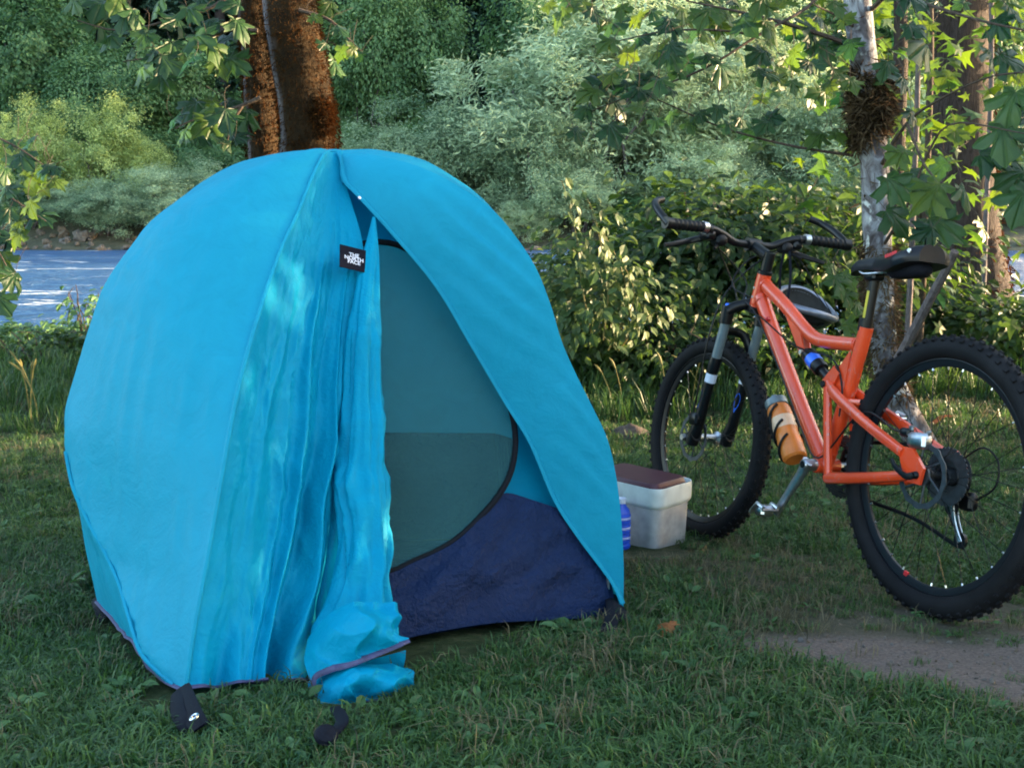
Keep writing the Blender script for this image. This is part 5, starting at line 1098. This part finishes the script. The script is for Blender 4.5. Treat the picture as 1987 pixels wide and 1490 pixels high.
def hang_leaves(parent, root_loc, plist, Y, size_px, rng, jitter=.25, backlit=.12, tw=None, face=.55):
    """maple leaves at photo positions and a given distance, each on a short stalk to a twig"""
    for (px, py, *k) in plist:
        y = Y + rng.normal() * jitter; s = (k[0] if k else size_px) * (.62 + .55 * rng.random()) * y / FPX
        p = at(px, py, y); nrm = unit(np.array([rng.normal() * .5, -face - .4 * rng.random(), .55 + .4 * rng.random()])); tip = np.array([rng.normal() * .6, -.3 + rng.normal() * .3, -.55 + rng.normal() * .25])
        mi = rng.integers(6, 10) if rng.random() < backlit else rng.integers(0, 6); base = p - unit(tip) * s * .4
        leaf_obj(parent, root_loc, MAPLE[mi], base, nrm, tip, s)
        if tw is not None: tw.tube(spline([base, base - unit(tip) * s * .35 + np.array([0, 0, s * .25]), base + np.array([rng.normal() * .05, .06, .10 + .05 * rng.random()])], 5) - root_loc, .0013, 4)
def crown_high(root, seed, c, rad, n, mat='maple'):
    me = crown_mesh('crown', seed, n, 60, rad, .35, maple_simple(), .16, M[mat], .4, .8, .3); o = link(bpy.data.objects.new('crown', me), root); o['kind'] = 'stuff'; o.location = c; return o

# left: twin stemmed mossy maple behind the tent
def mossy_maple():
    Y = 6.5; rl = np.array([-1.35, 6.5, g0(-1.35, 6.5)]); T = empty('mossy_maple', rl, 'twin trunked maple thick with brown moss rising behind the tent', 'tree'); rng = np.random.default_rng(3)
    def stem(px, wd, seed, nm):
        P = [at(x, y, Y + dy) - rl for x, y, dy in px]; R = [w * Y / FPX / 2 for w in wd]; b, PP, RR = trunk_mesh(P, R, seed, .07); o = b.build(nm, M['bark_mossy'], T, auto=None)
        V = b.V[0]; c = np.repeat(PP, 28, 0); an = np.arctan2(V[:, 1] - c[:, 1], V[:, 0] - c[:, 0]); gap = np.exp(-((np.mod(an + 2.6 + 3.14, 6.28) - 3.14) / (.26 if seed == 5 else .15)) ** 2)
        mo = np.clip((1.1 - 1.9 * gap + .55 * fbm(V * 5, 3, seed + 60)) * 2, 0, 1); at2 = o.data.attributes.new('mossy', 'FLOAT', 'POINT'); at2.data.foreach_set('value', mo.astype(np.float32)); return o, PP, RR
    o1, P1, R1 = stem([(606, 860, .1), (600, 600, 0), (596, 330, 0), (598, 270, 0), (588, 180, 0), (572, 90, 0), (558, 0, 0), (548, -200, .1), (570, -700, .3)], [150, 118, 98, 104, 98, 92, 86, 80, 60], 5, 'trunk')
    o2, P2, R2 = stem([(530, 860, .25), (522, 600, .2), (512, 310, .25), (505, 200, .3), (497, 100, .35), (489, 0, .4), (470, -250, .5), (370, -700, .6)], [120, 86, 62, 60, 58, 54, 52, 40], 6, 'trunk')
    # a burl with a thick cushion of moss low on the right stem
    z1 = lambda t, a: np.clip(.9 - .75 * np.exp(-((np.mod(a - 3.6 + 3.14, 6.28) - 3.14) / .55) ** 2) * 1.0, .05, 1)
    moss_on(P1, R1, 11, 22000, z1, .030, M['moss'], 'moss', o1); moss_on(P2, R2, 12, 14000, lambda t, a: np.where(t > .45, .95, .75), .030, M['moss'], 'moss', o2)
    bl = at(618, 232, Y - .05) - rl; n = 3000; d = rand_dirs(rng, n); P = bl + d * np.array([.085, .10, .15]) * (.8 + .2 * rng.random(n))[:, None]
    me = scatter('moss_cushion', BL, P, np.cross(d, rand_dirs(rng, n)), d * .7 + rand_dirs(rng, n) * .5 - np.array([0, 0, .8]), .035 * (.5 + rng.random(n)), np.clip(.3 + .7 * rng.random(n), 0, 1)); me.materials.append(M['moss']); link(bpy.data.objects.new('moss_cushion', me), o1)['kind'] = 'stuff'
    tw = MB()
    for pl in ([(505, -60), (420, 10), (330, 40), (230, 60), (150, 40)], [(500, 60), (440, 60), (380, 90), (300, 110), (240, 120)], [(505, 190), (470, 205), (420, 220), (370, 235), (340, 250)], [(470, 205), (450, 240), (440, 280)], [(580, 20), (640, 40), (680, 80), (700, 100)]):
        tw.tube(spline([at(x, y, 6.2) - rl for x, y in pl], 14), np.linspace(.012, .003, 14), 6)
    for pl in ([(-120, 200), (-40, 250), (40, 290), (110, 340)], [(-60, 330), (0, 370), (60, 410), (90, 430)], [(-60, 440), (-10, 480), (25, 540)]): tw.tube(spline([at(x, y, 5.2) - rl for x, y in pl], 14), np.linspace(.008, .002, 14), 6)
    L1 = [(150, 12), (195, 22), (240, 38), (215, 70), (285, 78), (330, 50), (372, 32), (415, 58), (452, 22), (300, 112), (248, 108), (335, 122), (365, 130), (412, 98), (442, 88), (470, 52), (268, 20), (310, 14), (345, 85), (390, 75), (430, 128), (258, 60), (180, 45), (225, 5), (400, 5), (320, 160), (290, 140), (456, 120)]
    L2 = [(372, 218), (418, 224), (350, 242), (400, 250), (440, 238), (462, 268), (432, 290), (392, 268), (474, 222), (410, 205), (450, 205), (365, 262)]
    L3 = [(632, 22), (660, 62), (690, 92), (628, 90), (658, 98), (640, 130), (700, 105), (612, 40)]
    L4 = [(28, 280), (62, 292), (84, 330), (22, 322), (52, 350), (104, 332), (20, 372), (62, 402), (12, 412), (82, 422), (32, 432), (92, 372), (14, 470), (8, 512), (20, 545), (44, 300), (70, 350), (40, 390), (8, 340), (110, 360), (30, 455), (5, 590)]
    hang_leaves(T, rl, L1 + L2, 6.2, 56, rng, .25, .25, tw); hang_leaves(T, rl, L3, 6.3, 44, rng, .2, .5, tw); hang_leaves(T, rl, L4, 5.2, 52, rng, .2, .2, tw)
    tw.build('twigs', M['twig'], T)['kind'] = 'stuff'; crown_high(T, 41, (0, .3, 5.6), (2.6, 2.0, 1.3), 2600)
mossy_maple()

# right: slim pale trunk blotched with lichen, a ball of moss and long leafy limbs
def pale_maple():
    Y = 5.0; base = at(1792, 866, Y); rl = np.array([base[0], base[1], g0(base[0], base[1])]); T = empty('lichen_maple', rl, 'slim pale maple blotched with lichen standing behind the bike saddle', 'tree'); rng = np.random.default_rng(4)
    px = [(1800, 885), (1755, 800), (1722, 720), (1712, 640), (1706, 540), (1702, 440), (1698, 330), (1690, 240), (1680, 160), (1671, 80), (1663, 0), (1650, -150), (1640, -500)]; R = [w * Y / FPX / 2 for w in (62, 54, 52, 52, 52, 52, 50, 50, 50, 50, 50, 46, 30)]
    b, PP, RR = trunk_mesh([at(x, y, Y) - rl for x, y in px], R, 8, .05); tr = b.build('trunk', M['bark_lichen'], T, auto=None)
    def hank(pc, rx, rz, n, nm, seed):
        r2 = np.random.default_rng(seed); c = at(*pc, Y - .01) - rl; d = rand_dirs(r2, n); P = c + d * np.array([rx, rx, rz]) * ((.45 + .55 * r2.random(n)) * (1 + .45 * fbm(d * 1.7, 2, seed)))[:, None]
        me = scatter(nm, quad_leaf(.035), P, rand_dirs(r2, n), d * .15 + rand_dirs(r2, n) * 1.0 - np.array([0, 0, .55]), .066 * (.4 + r2.random(n)), np.clip(r2.random(n), 0, 1)); me.materials.append(M['mossb']); link(bpy.data.objects.new(nm, me), tr)['kind'] = 'stuff'
    hank((1692, 205), .078, .15, 6500, 'moss_ball', 1); hank((1672, 150), .055, .06, 1200, 'moss_ball', 2); hank((1676, 262), .06, .06, 900, 'moss_ball', 3); hank((1716, 150), .045, .05, 700, 'moss_ball', 4)
    moss_on(PP, RR, 21, 2600, lambda t, a: np.where((t > .10) & (t < .33), .9, .02), .045, M['mossb'], 'moss', tr)
    # dead stub leaning out to the right, and limbs
    MB().tube(spline([at(1716, 742, 4.97) - rl, at(1752, 682, 4.8) - rl, at(1800, 590, 4.6) - rl, at(1838, 520, 4.45) - rl, at(1853, 488, 4.4) - rl], 16), np.linspace(.026, .017, 16), 8).build('dead_branch', M['deadwood'], T)
    limbs = [([(1660, 92, 5), (1600, 70, 4.95), (1520, 45, 4.9), (1440, 25, 4.9), (1330, 2, 4.9)], .012), ([(1655, 302, 5), (1560, 288, 4.95), (1470, 268, 4.9), (1380, 240, 4.9), (1290, 200, 4.9), (1240, 180, 4.9)], .007), ([(1655, -10, 5), (1600, -15, 5), (1560, 20, 4.9), (1470, 70, 4.85), (1400, 115, 4.8), (1330, 150, 4.8), (1240, 180, 4.8), (1150, 215, 4.8)], .009),
             ([(1668, 60, 5), (1630, 35, 4.9), (1580, 10, 4.8)], .010), ([(1470, 70, 4.9), (1400, 60, 4.85), (1300, 60, 4.8), (1200, 80, 4.8), (1150, 90, 4.8)], .006), ([(1240, 180, 4.8), (1190, 235, 4.8), (1150, 265, 4.8)], .004), ([(1690, 20, 5), (1730, -10, 4.6), (1800, 10, 4.2), (1900, 40, 4.0), (1990, 60, 3.9)], .012), ([(1705, 330, 5), (1760, 240, 4.6), (1830, 190, 4.3), (1920, 150, 4.1), (2000, 140, 4.0)], .010), ([(1760, 240, 4.6), (1800, 330, 4.4), (1850, 370, 4.3), (1900, 420, 4.2)], .007), ([(1712, 480, 4.98), (1760, 400, 4.6), (1800, 300, 4.5), (1850, 240, 4.3), (1990, 260, 4.1)], .008)]
    for pl, r in limbs: MB().tube(spline([at(*q) - rl for q in pl], 20), np.linspace(r, r * .3, 20), 6).build('branch', M['twig'], T)
    tw = MB()
    LA = [(1150, 30), (1198, 58), (1250, 80), (1222, 110), (1290, 50), (1310, 100), (1350, 60), (1180, 90), (1130, 12), (1270, 20), (1330, 15), (1400, 40), (1420, 90), (1470, 110), (1380, 120), (1500, 60), (1540, 110), (1590, 40), (1620, 20), (1600, 100), (1630, 150), (1570, 140), (1490, 140), (1450, 50), (1410, 10), (1520, 20), (1560, 70), (1240, 40), (1100, 5), (1210, 25), (1630, 75), (1610, 170), (1640, 200), (1540, 170), (1370, 35), (1480, 5), (1060, 10), (1300, 120)]
    LB = [(1215, 140), (1180, 150), (1250, 175), (1150, 190), (1130, 212), (1200, 205), (1280, 170), (1312, 145), (1322, 120), (1190, 250), (1230, 215), (1165, 165), (1265, 150), (1240, 195), (1120, 262), (1210, 178), (1295, 185)]
    LC = [(1270, 235), (1300, 225), (1360, 225), (1392, 220), (1412, 246), (1432, 240), (1482, 246), (1500, 226), (1582, 276), (1622, 270), (1452, 256), (1340, 240)]
    hang_leaves(T, rl, LA + [(a + 22, b + 18) for a, b in LA[::2]], 4.9, 50, rng, .3, .6, tw); hang_leaves(T, rl, LB, 4.8, 52, rng, .15, .1, tw); hang_leaves(T, rl, LC, 4.9, 46, rng, .1, .1, tw)
    LD = [(1800, 85, 120), (1868, 60, 110), (1945, 55, 100), (1962, 120, 115), (1785, 118, 90), (1722, 128, 70), (1852, 152, 80), (1900, 190, 100), (1960, 188, 110), (1890, 218, 130), (1825, 248, 110), (1772, 230, 90), (1775, 345, 105), (1800, 312, 100), (1945, 250, 120), (1862, 292, 115), (1930, 305, 110), (1800, 372, 130), (1872, 382, 120), (1742, 420, 100), (1832, 440, 130), (1790, 455, 100), (1990, 300, 90), (1970, 340, 120), (1740, 300, 80), (1975, 25, 90), (1730, 370, 80), (1755, 160, 70), (1920, 120, 90), (1985, 230, 100), (1850, 200, 90), (1905, 270, 100), (1780, 60, 80), (1840, 20, 90), (1900, 5, 90), (1760, 10, 80), (1978, 400, 90)]
    LD = [(a, b, c * .74) for i, (a, b, c) in enumerate(LD) if i % 9 != 4 and not (1792 < a < 1915 and b < 330 and i % 4)]
    hang_leaves(T, rl, LD, 4.15, 100, rng, .2, .15, tw, .8)
    LE = [(rng.uniform(1690, 1990), rng.uniform(0, 470), rng.uniform(40, 58)) for _ in range(26)]
    hang_leaves(T, rl, LE, 5.6, 60, rng, .4, .85, tw)
    hang_leaves(T, rl, [(1645, 545), (1655, 600), (1640, 580), (1650, 640), (1625, 555), (1610, 525)], 4.4, 52, rng, .1, .9, tw)
    tw.build('twigs', M['twig'], T)['kind'] = 'stuff'; crown_high(T, 42, (-.2, 0, 4.4), (1.8, 1.6, 1.0), 1500)
pale_maple()

def big_tree():
    Y = 11.0; rl = np.array([(1880 - 993.5) / FPX * Y * 1.0, Y, 0]); rl[2] = g0(rl[0], rl[1]); T = empty('large_maple', rl, 'big dark trunked tree with sunlit reddish foot on the right bank', 'tree'); rng = np.random.default_rng(14)
    P = [at(x, y, Y) - rl for x, y in ((1890, 640), (1886, 560), (1876, 480), (1868, 380), (1862, 250), (1857, 120), (1855, 0), (1850, -250), (1870, -800))]; R = [w * Y / FPX / 2 for w in (165, 124, 116, 116, 118, 120, 120, 110, 80)]
    b, PP, RR = trunk_mesh(P, R, 33, .06); tr = b.build('trunk', M['bark_dark'], T, auto=None)
    moss_on(PP, RR, 34, 2200, lambda t, a: np.where((t < .16) | ((np.cos(a) > .75) & (t < .6)), .8, .0), .07, M['moss'], 'moss', tr)
    crown_high(T, 43, (0, 0, 6.0), (3.5, 3.0, 1.7), 2600)
    tw = MB()
    hang_leaves(T, rl, [(px_, py_) for px_, py_ in zip(rng.uniform(1700, 1992, 130), rng.uniform(0, 470, 130)) if not 1796 < px_ < 1922] + [(px_, py_) for px_, py_ in zip(rng.uniform(1450, 1660, 50), rng.uniform(0, 200, 50))], 11.8, 38, rng, .7, .9, tw)
    tw.build('twigs', M['twig'], T)['kind'] = 'stuff'
big_tree()
for px, Y, wd, top, lab, mt in ((1742, 9.0, 26, -300, 'thin straight grey trunk between the pale maple and the big dark tree', 'bark_dark'), (1776, 6.2, 11, 60, 'pale bare sapling stem rising between the two right trunks', 'deadwood'), (1800, 7.0, 12, -100, 'thin dark sapling stem in front of the big dark trunk', 'twig'), (1918, 9.5, 9, -200, 'thin sunlit stem beside the big dark trunk', 'deadwood')):
    b0 = at(px - 12, 600, Y); rl = np.array([b0[0], b0[1], g0(b0[0], b0[1])]); T = empty('sapling', rl, lab, 'sapling'); P = [np.array([0, 0, -.05])] + [at(px + dx, y, Y) - rl for dx, y in ((-10, 560), (-4, 400), (2, 250), (6, 100), (4, top))]
    b, PP, RR = trunk_mesh(P, [wd * Y / FPX / 2 * k for k in (1.25, 1.1, 1, 1, .95, .8)], int(px), .05, 12, 40); b.build('trunk', M[mt], T, auto=None)
    rng = np.random.default_rng(int(px)); n = 40 if px > 1790 else 130; pos = PP[rng.integers(18, 40, n)] + rng.normal(size=(n, 3)) * np.array([.35, .3, .35]); me = scatter('crown', maple_simple(), pos, rand_dirs(rng, n) * .7 + np.array([0, -.2, .8]), rand_dirs(rng, n) - np.array([0, 0, .5]), .08 + .07 * rng.random(n), rng.random(n)); me.materials.append(M['maple_backlit']); link(bpy.data.objects.new('crown', me), T)['kind'] = 'stuff'

# ------------------------------------------------------------------ shrubs and plants on the near bank
OV = ovate_leaf()
def near_shrub(name, px, Y, w, h, seed, mat, size, n, lab, group='bushes on the near bank', T=None, cat='shrub'):
    r_ = ray(px, 500); X = r_[0] / r_[1] * Y; z = g0(X, Y); root = empty(name, (X, Y, z), lab, cat, group); rng = np.random.default_rng(seed)
    P, out, ct = clump_points(rng, n, 34, (w / 2, w * .38, h * .46), h * .13, .35, .5); P[:, 2] += h * .5; P[:, 2] = np.abs(P[:, 2])
    nr = out * .5 + rand_dirs(rng, n) * .6 + np.array([0, -.25, .7]); tp = out + rand_dirs(rng, n) * .7 - np.array([0, 0, .5])
    me = scatter('foliage', T or OV, P, nr, tp, size * (.6 + .7 * rng.random(n)), np.clip(.4 * ct + .6 * rng.random(n), 0, 1)); me.materials.append(M[mat]); c = link(bpy.data.objects.new('foliage', me), root); c['kind'] = 'stuff'
    b = MB()
    for i in range(8):
        a = rng.random() * 6.28; q = w * .4 * rng.random(); branch_tube(b, (.08 * math.cos(a), .08 * math.sin(a), -.05), (q * math.cos(a), q * math.sin(a), h * (.6 + .35 * rng.random())), .009, .003, rng, 6, .12, .1, 5)
    b.build('stems', M['twig'], root)['kind'] = 'stuff'; return root
near_shrub('leafy_bush', 1330, 7.4, 1.6, 1.32, 1, 'under', .085, 2300, 'leafy green bush behind the left end of the handlebar')
near_shrub('leafy_bush', 1450, 8.0, 1.8, 1.50, 2, 'under', .090, 2500, 'leafy bush behind the handlebar stem')
near_shrub('leafy_bush', 1570, 7.4, 1.7, 1.38, 3, 'under', .090, 2300, 'leafy bush directly behind the hanging helmet')
near_shrub('leafy_bush', 1660, 8.4, 1.6, 1.15, 4, 'under', .090, 1300, 'leafy bush at the foot of the lichen blotched maple')
near_shrub('leafy_bush', 1800, 7.8, 1.7, .62, 5, 'under', .080, 1500, 'low leafy bush above the rear wheel, left of the red barked foot')
near_shrub('leafy_bush', 1950, 7.4, 1.5, .55, 6, 'under', .080, 1500, 'low leafy bush above the rear wheel at the right picture edge')
near_shrub('leafy_bush', 1235, 8.4, 1.7, 1.20, 7, 'under', .075, 1500, 'leafy bush behind the sunlit bramble')
near_shrub('leafy_bush', 1100, 8.8, 1.5, 1.0, 8, 'bramble', .07, 1200, 'low bush beside the tent right shoulder')
near_shrub('waterside_bush', 120, 9.2, 1.0, .20, 9, 'alder', .075, 420, 'dark leafy bush at the water edge beside the tent', 'plants at the water edge')
near_shrub('waterside_bush', 20, 9.6, 1.0, .18, 10, 'alder', .075, 380, 'dark leafy bush at the water edge by the left picture edge', 'plants at the water edge')
near_shrub('waterside_bush', 165, 8.6, .6, .62, 11, 'alder', .070, 130, 'thin leafy bush with gaps over the water, touching the tent left side', 'plants at the water edge')
near_shrub('waterside_bush', 75, 7.6, 1.1, .28, 12, 'under', .060, 500, 'dark weeds at the lawn edge left of the tent', 'plants at the water edge')

for k, (px, Y, w, h) in enumerate(((1090, 6.9, 1.0, .42), (1210, 6.7, 1.1, .48), (1320, 6.5, 1.1, .50), (1430, 6.7, 1.1, .46), (1540, 6.5, 1.1, .46), (1640, 6.7, 1.0, .42))):
    near_shrub('weedy_bush', px, Y, w, h, 50 + k, 'under', .06, 620, ('low dark weeds at the lawn edge beside the tent', 'low dark weeds below the sunlit bramble', 'low dark weeds behind the front wheel', 'low dark weeds behind the fork crown', 'low dark weeds behind the down tube', 'low dark weeds at the lawn edge left of the lichen trunk')[k], 'weeds along the lawn edge', cat='weeds')

def sunlit_bramble():
    Y = 6.4; r_ = ray(1160, 500); X = r_[0] / r_[1] * Y; rl = np.array([X, Y, g0(X, Y)]); root = empty('bramble', rl, 'bramble with bright sunlit round leaves between tent and handlebar', 'shrub'); rng = np.random.default_rng(8)
    n = 800; P, out, ct = clump_points(rng, n, 30, (.42, .30, .50), .12, .35, .5); P[:, 2] = np.abs(P[:, 2] + .52)
    me = scatter('foliage', OV, P, out * .5 + rand_dirs(rng, n) * .6 + np.array([.1, -.4, .6]), out + rand_dirs(rng, n) * .6 - np.array([0, 0, .5]), .075 * (.6 + .6 * rng.random(n)), np.clip(.5 * ct + .5 * rng.random(n), 0, 1)); me.materials.append(M['bramble']); link(bpy.data.objects.new('foliage', me), root)['kind'] = 'stuff'
    V, F = ovate_leaf(.36, .06); lm = []
    for k in range(3):
        m_ = fast_mesh('leaf', V, [len(f) for f in F], [q for f in F for q in f]); a = m_.attributes.new('tint', 'FLOAT', 'POINT'); a.data.foreach_set('value', np.full(len(V), .45 + .25 * k, np.float32)); m_.materials.append(M['bramble']); lm.append(m_)
    can = MB()
    for cane in ([(1150, 660), (1130, 560), (1120, 470), (1105, 400), (1090, 350)], [(1170, 660), (1180, 560), (1165, 470), (1150, 410), (1130, 370)], [(1190, 670), (1215, 590), (1205, 520), (1170, 450)], [(1200, 680), (1250, 620), (1290, 600)], [(1180, 680), (1230, 580), (1205, 500)]):
        Q = spline([at(x, y, Y - .32 + .02 * i) for i, (x, y) in enumerate(cane)], 30); can.tube(Q - rl, np.linspace(.005, .002, 30), 5)
        for i in range(30):
            if i < 6: continue
            p = Q[i] + rng.normal(size=3) * np.array([.05, .05, .03]); nrm = unit(np.array([.55 + rng.normal() * .35, -.65 + rng.normal() * .3, .45 + rng.normal() * .3])); leaf_obj(root, rl, lm[rng.integers(0, 3)], p, nrm, (rng.normal() * .5, -.2, -.7), .055 + .035 * rng.random())
    can.build('canes', M['stalk'], root)['kind'] = 'stuff'
sunlit_bramble()
def stalks(name, px, Y, h, n, seed, lab):
    r_ = ray(px, 700); X = r_[0] / r_[1] * Y; root = empty(name, (X, Y, g0(X, Y)), lab, 'grass stalks', 'dry grass stalks'); rng = np.random.default_rng(seed)
    for i in range(n):
        b = MB(); x, y = rng.normal() * .12, rng.normal() * .1; hh = h * (.7 + .4 * rng.random()); lx, ly = rng.normal() * .08, rng.normal() * .05
        b.tube(spline([(x, y, -.01), (x + lx * .3, y + ly * .3, hh * .5), (x + lx, y + ly, hh)], 8), np.linspace(.0035, .002, 8), 5); b.tube(spline([(x + lx, y + ly, hh * .97), (x + lx * 1.3, y + ly, hh * 1.08), (x + lx * 1.6, y + ly, hh * 1.16)], 5), [.003, .006, .007, .005, .001], 6); b.build('stalk', M['stalk'], root)
stalks('dry_stalks', 40, 5.7, .34, 4, 1, 'pale dry grass stalks at the lawn edge by the left picture edge'); stalks('dry_stalks', 15, 6.2, .30, 3, 2, 'short dry grass stalks cut by the left picture edge'); stalks('dry_stalks', 1200, 5.9, .34, 3, 3, 'dry grass stalks leaning in front of the bramble'); stalks('dry_stalks', 1370, 6.1, .36, 3, 4, 'dry grass stalks behind the fork crown')
# molehill of brown soil and a few fallen leaves
def mound():
    p = on_ground(1222, 842, 0); n = 36; m = 10; G = []
    for i in range(m):
        r = i / (m - 1); a = np.linspace(0, 2 * math.pi, n); P = np.column_stack([.13 * r * np.cos(a), .10 * r * np.sin(a), .045 * (1 - r ** 2) ** 1.2 - .006 * r + 0 * a]); P[:, 2] += .012 * fbm(P * 28, 3, 5) * (1 - r * .7); P[-1] = P[0]; G.append(P)
    o = MB().grid(np.array(G)).build('soil_mound', simple('mound_soil', (.055, .038, .030), .95, vary=.5, nscale=60, bstr=.8), auto=None); o.location = p; tag(o, 'small mound of dark soil on the lawn left of the front wheel', 'soil mound')
mound()
FALL = fast_mesh('fallen_leaf', maple_leaf(.45, .5)[0], [3] * len(maple_leaf()[1]), [k for f in maple_leaf()[1] for k in f]); a_ = FALL.attributes.new('tint', 'FLOAT', 'POINT'); a_.data.foreach_set('value', np.full(len(FALL.vertices), .5, np.float32)); FALL.materials.append(M['fallen'])
for (px, py, s, lab) in ((1830, 806, .12, 'curled brown leaf on the grass seen through the rear wheel'), (1852, 938, .07, 'small orange leaf on the ground behind the cassette'), (1308, 1214, .05, 'tiny orange leaf on the grass in front of the cool box'), (1330, 925, .05, 'yellow brown leaf on the grass inside the front wheel')):
    p = on_ground(px, py, .03); o = bpy.data.objects.new('fallen_leaf', FALL); link(o); o.location = p; o.scale = (s, s, s); rr = random.Random(px); o.rotation_euler = (rr.uniform(-.5, .5), rr.uniform(-.5, .5), rr.uniform(0, 6.28)); tag(o, lab, 'leaf', 'fallen leaves')

# ------------------------------------------------------------------ unseen trees added right of the view to block the low sun
for i, (x, y, w, h) in enumerate(((4.9, 1.2, 2.6, 2.9), (5.0, 3.2, 2.6, 3.0), (5.4, 4.9, 2.4, 3.5), (4.8, -.8, 2.6, 3.0), (7.6, 2.0, 3.6, 4.2), (7.8, 4.6, 3.2, 3.8))):
    root = empty('sun_blocker_tree', (x, y, g0(x, y)), 'unseen dense thicket tree added right of the bike to shade the lawn', 'tree', 'unseen sun blockers right of the lawn')
    c = bpy.data.objects.new('crown', SH['thicket']); link(c, root); c['kind'] = 'stuff'; c.scale = (w / 2, w / 2, h / 1.7); c.location = (0, 0, h * .46); c.rotation_euler = (0, 0, i * 1.3)
    t = bpy.data.objects.new('stems', stem_me[i % 3]); link(t, root); t['kind'] = 'stuff'; t.scale = (w / 2, w / 2, h / 1.7)

T = empty('sun_blocker_tree', (6.7, 7.9, g0(6.7, 7.9)), 'unseen slender tree added near the river to shade the left maple leaves', 'tree', 'unseen sun blockers right of the lawn')
MB().tube([(0, 0, -.1), (.05, .02, 2.0), (0, 0, 4.2)], [.09, .07, .03], 10).build('trunk', M['bark_dark'], T)
c = bpy.data.objects.new('crown', SH['alder']); link(c, T); c['kind'] = 'stuff'; c.scale = (1.3, 1.3, .85); c.location = (0, 0, 4.25)
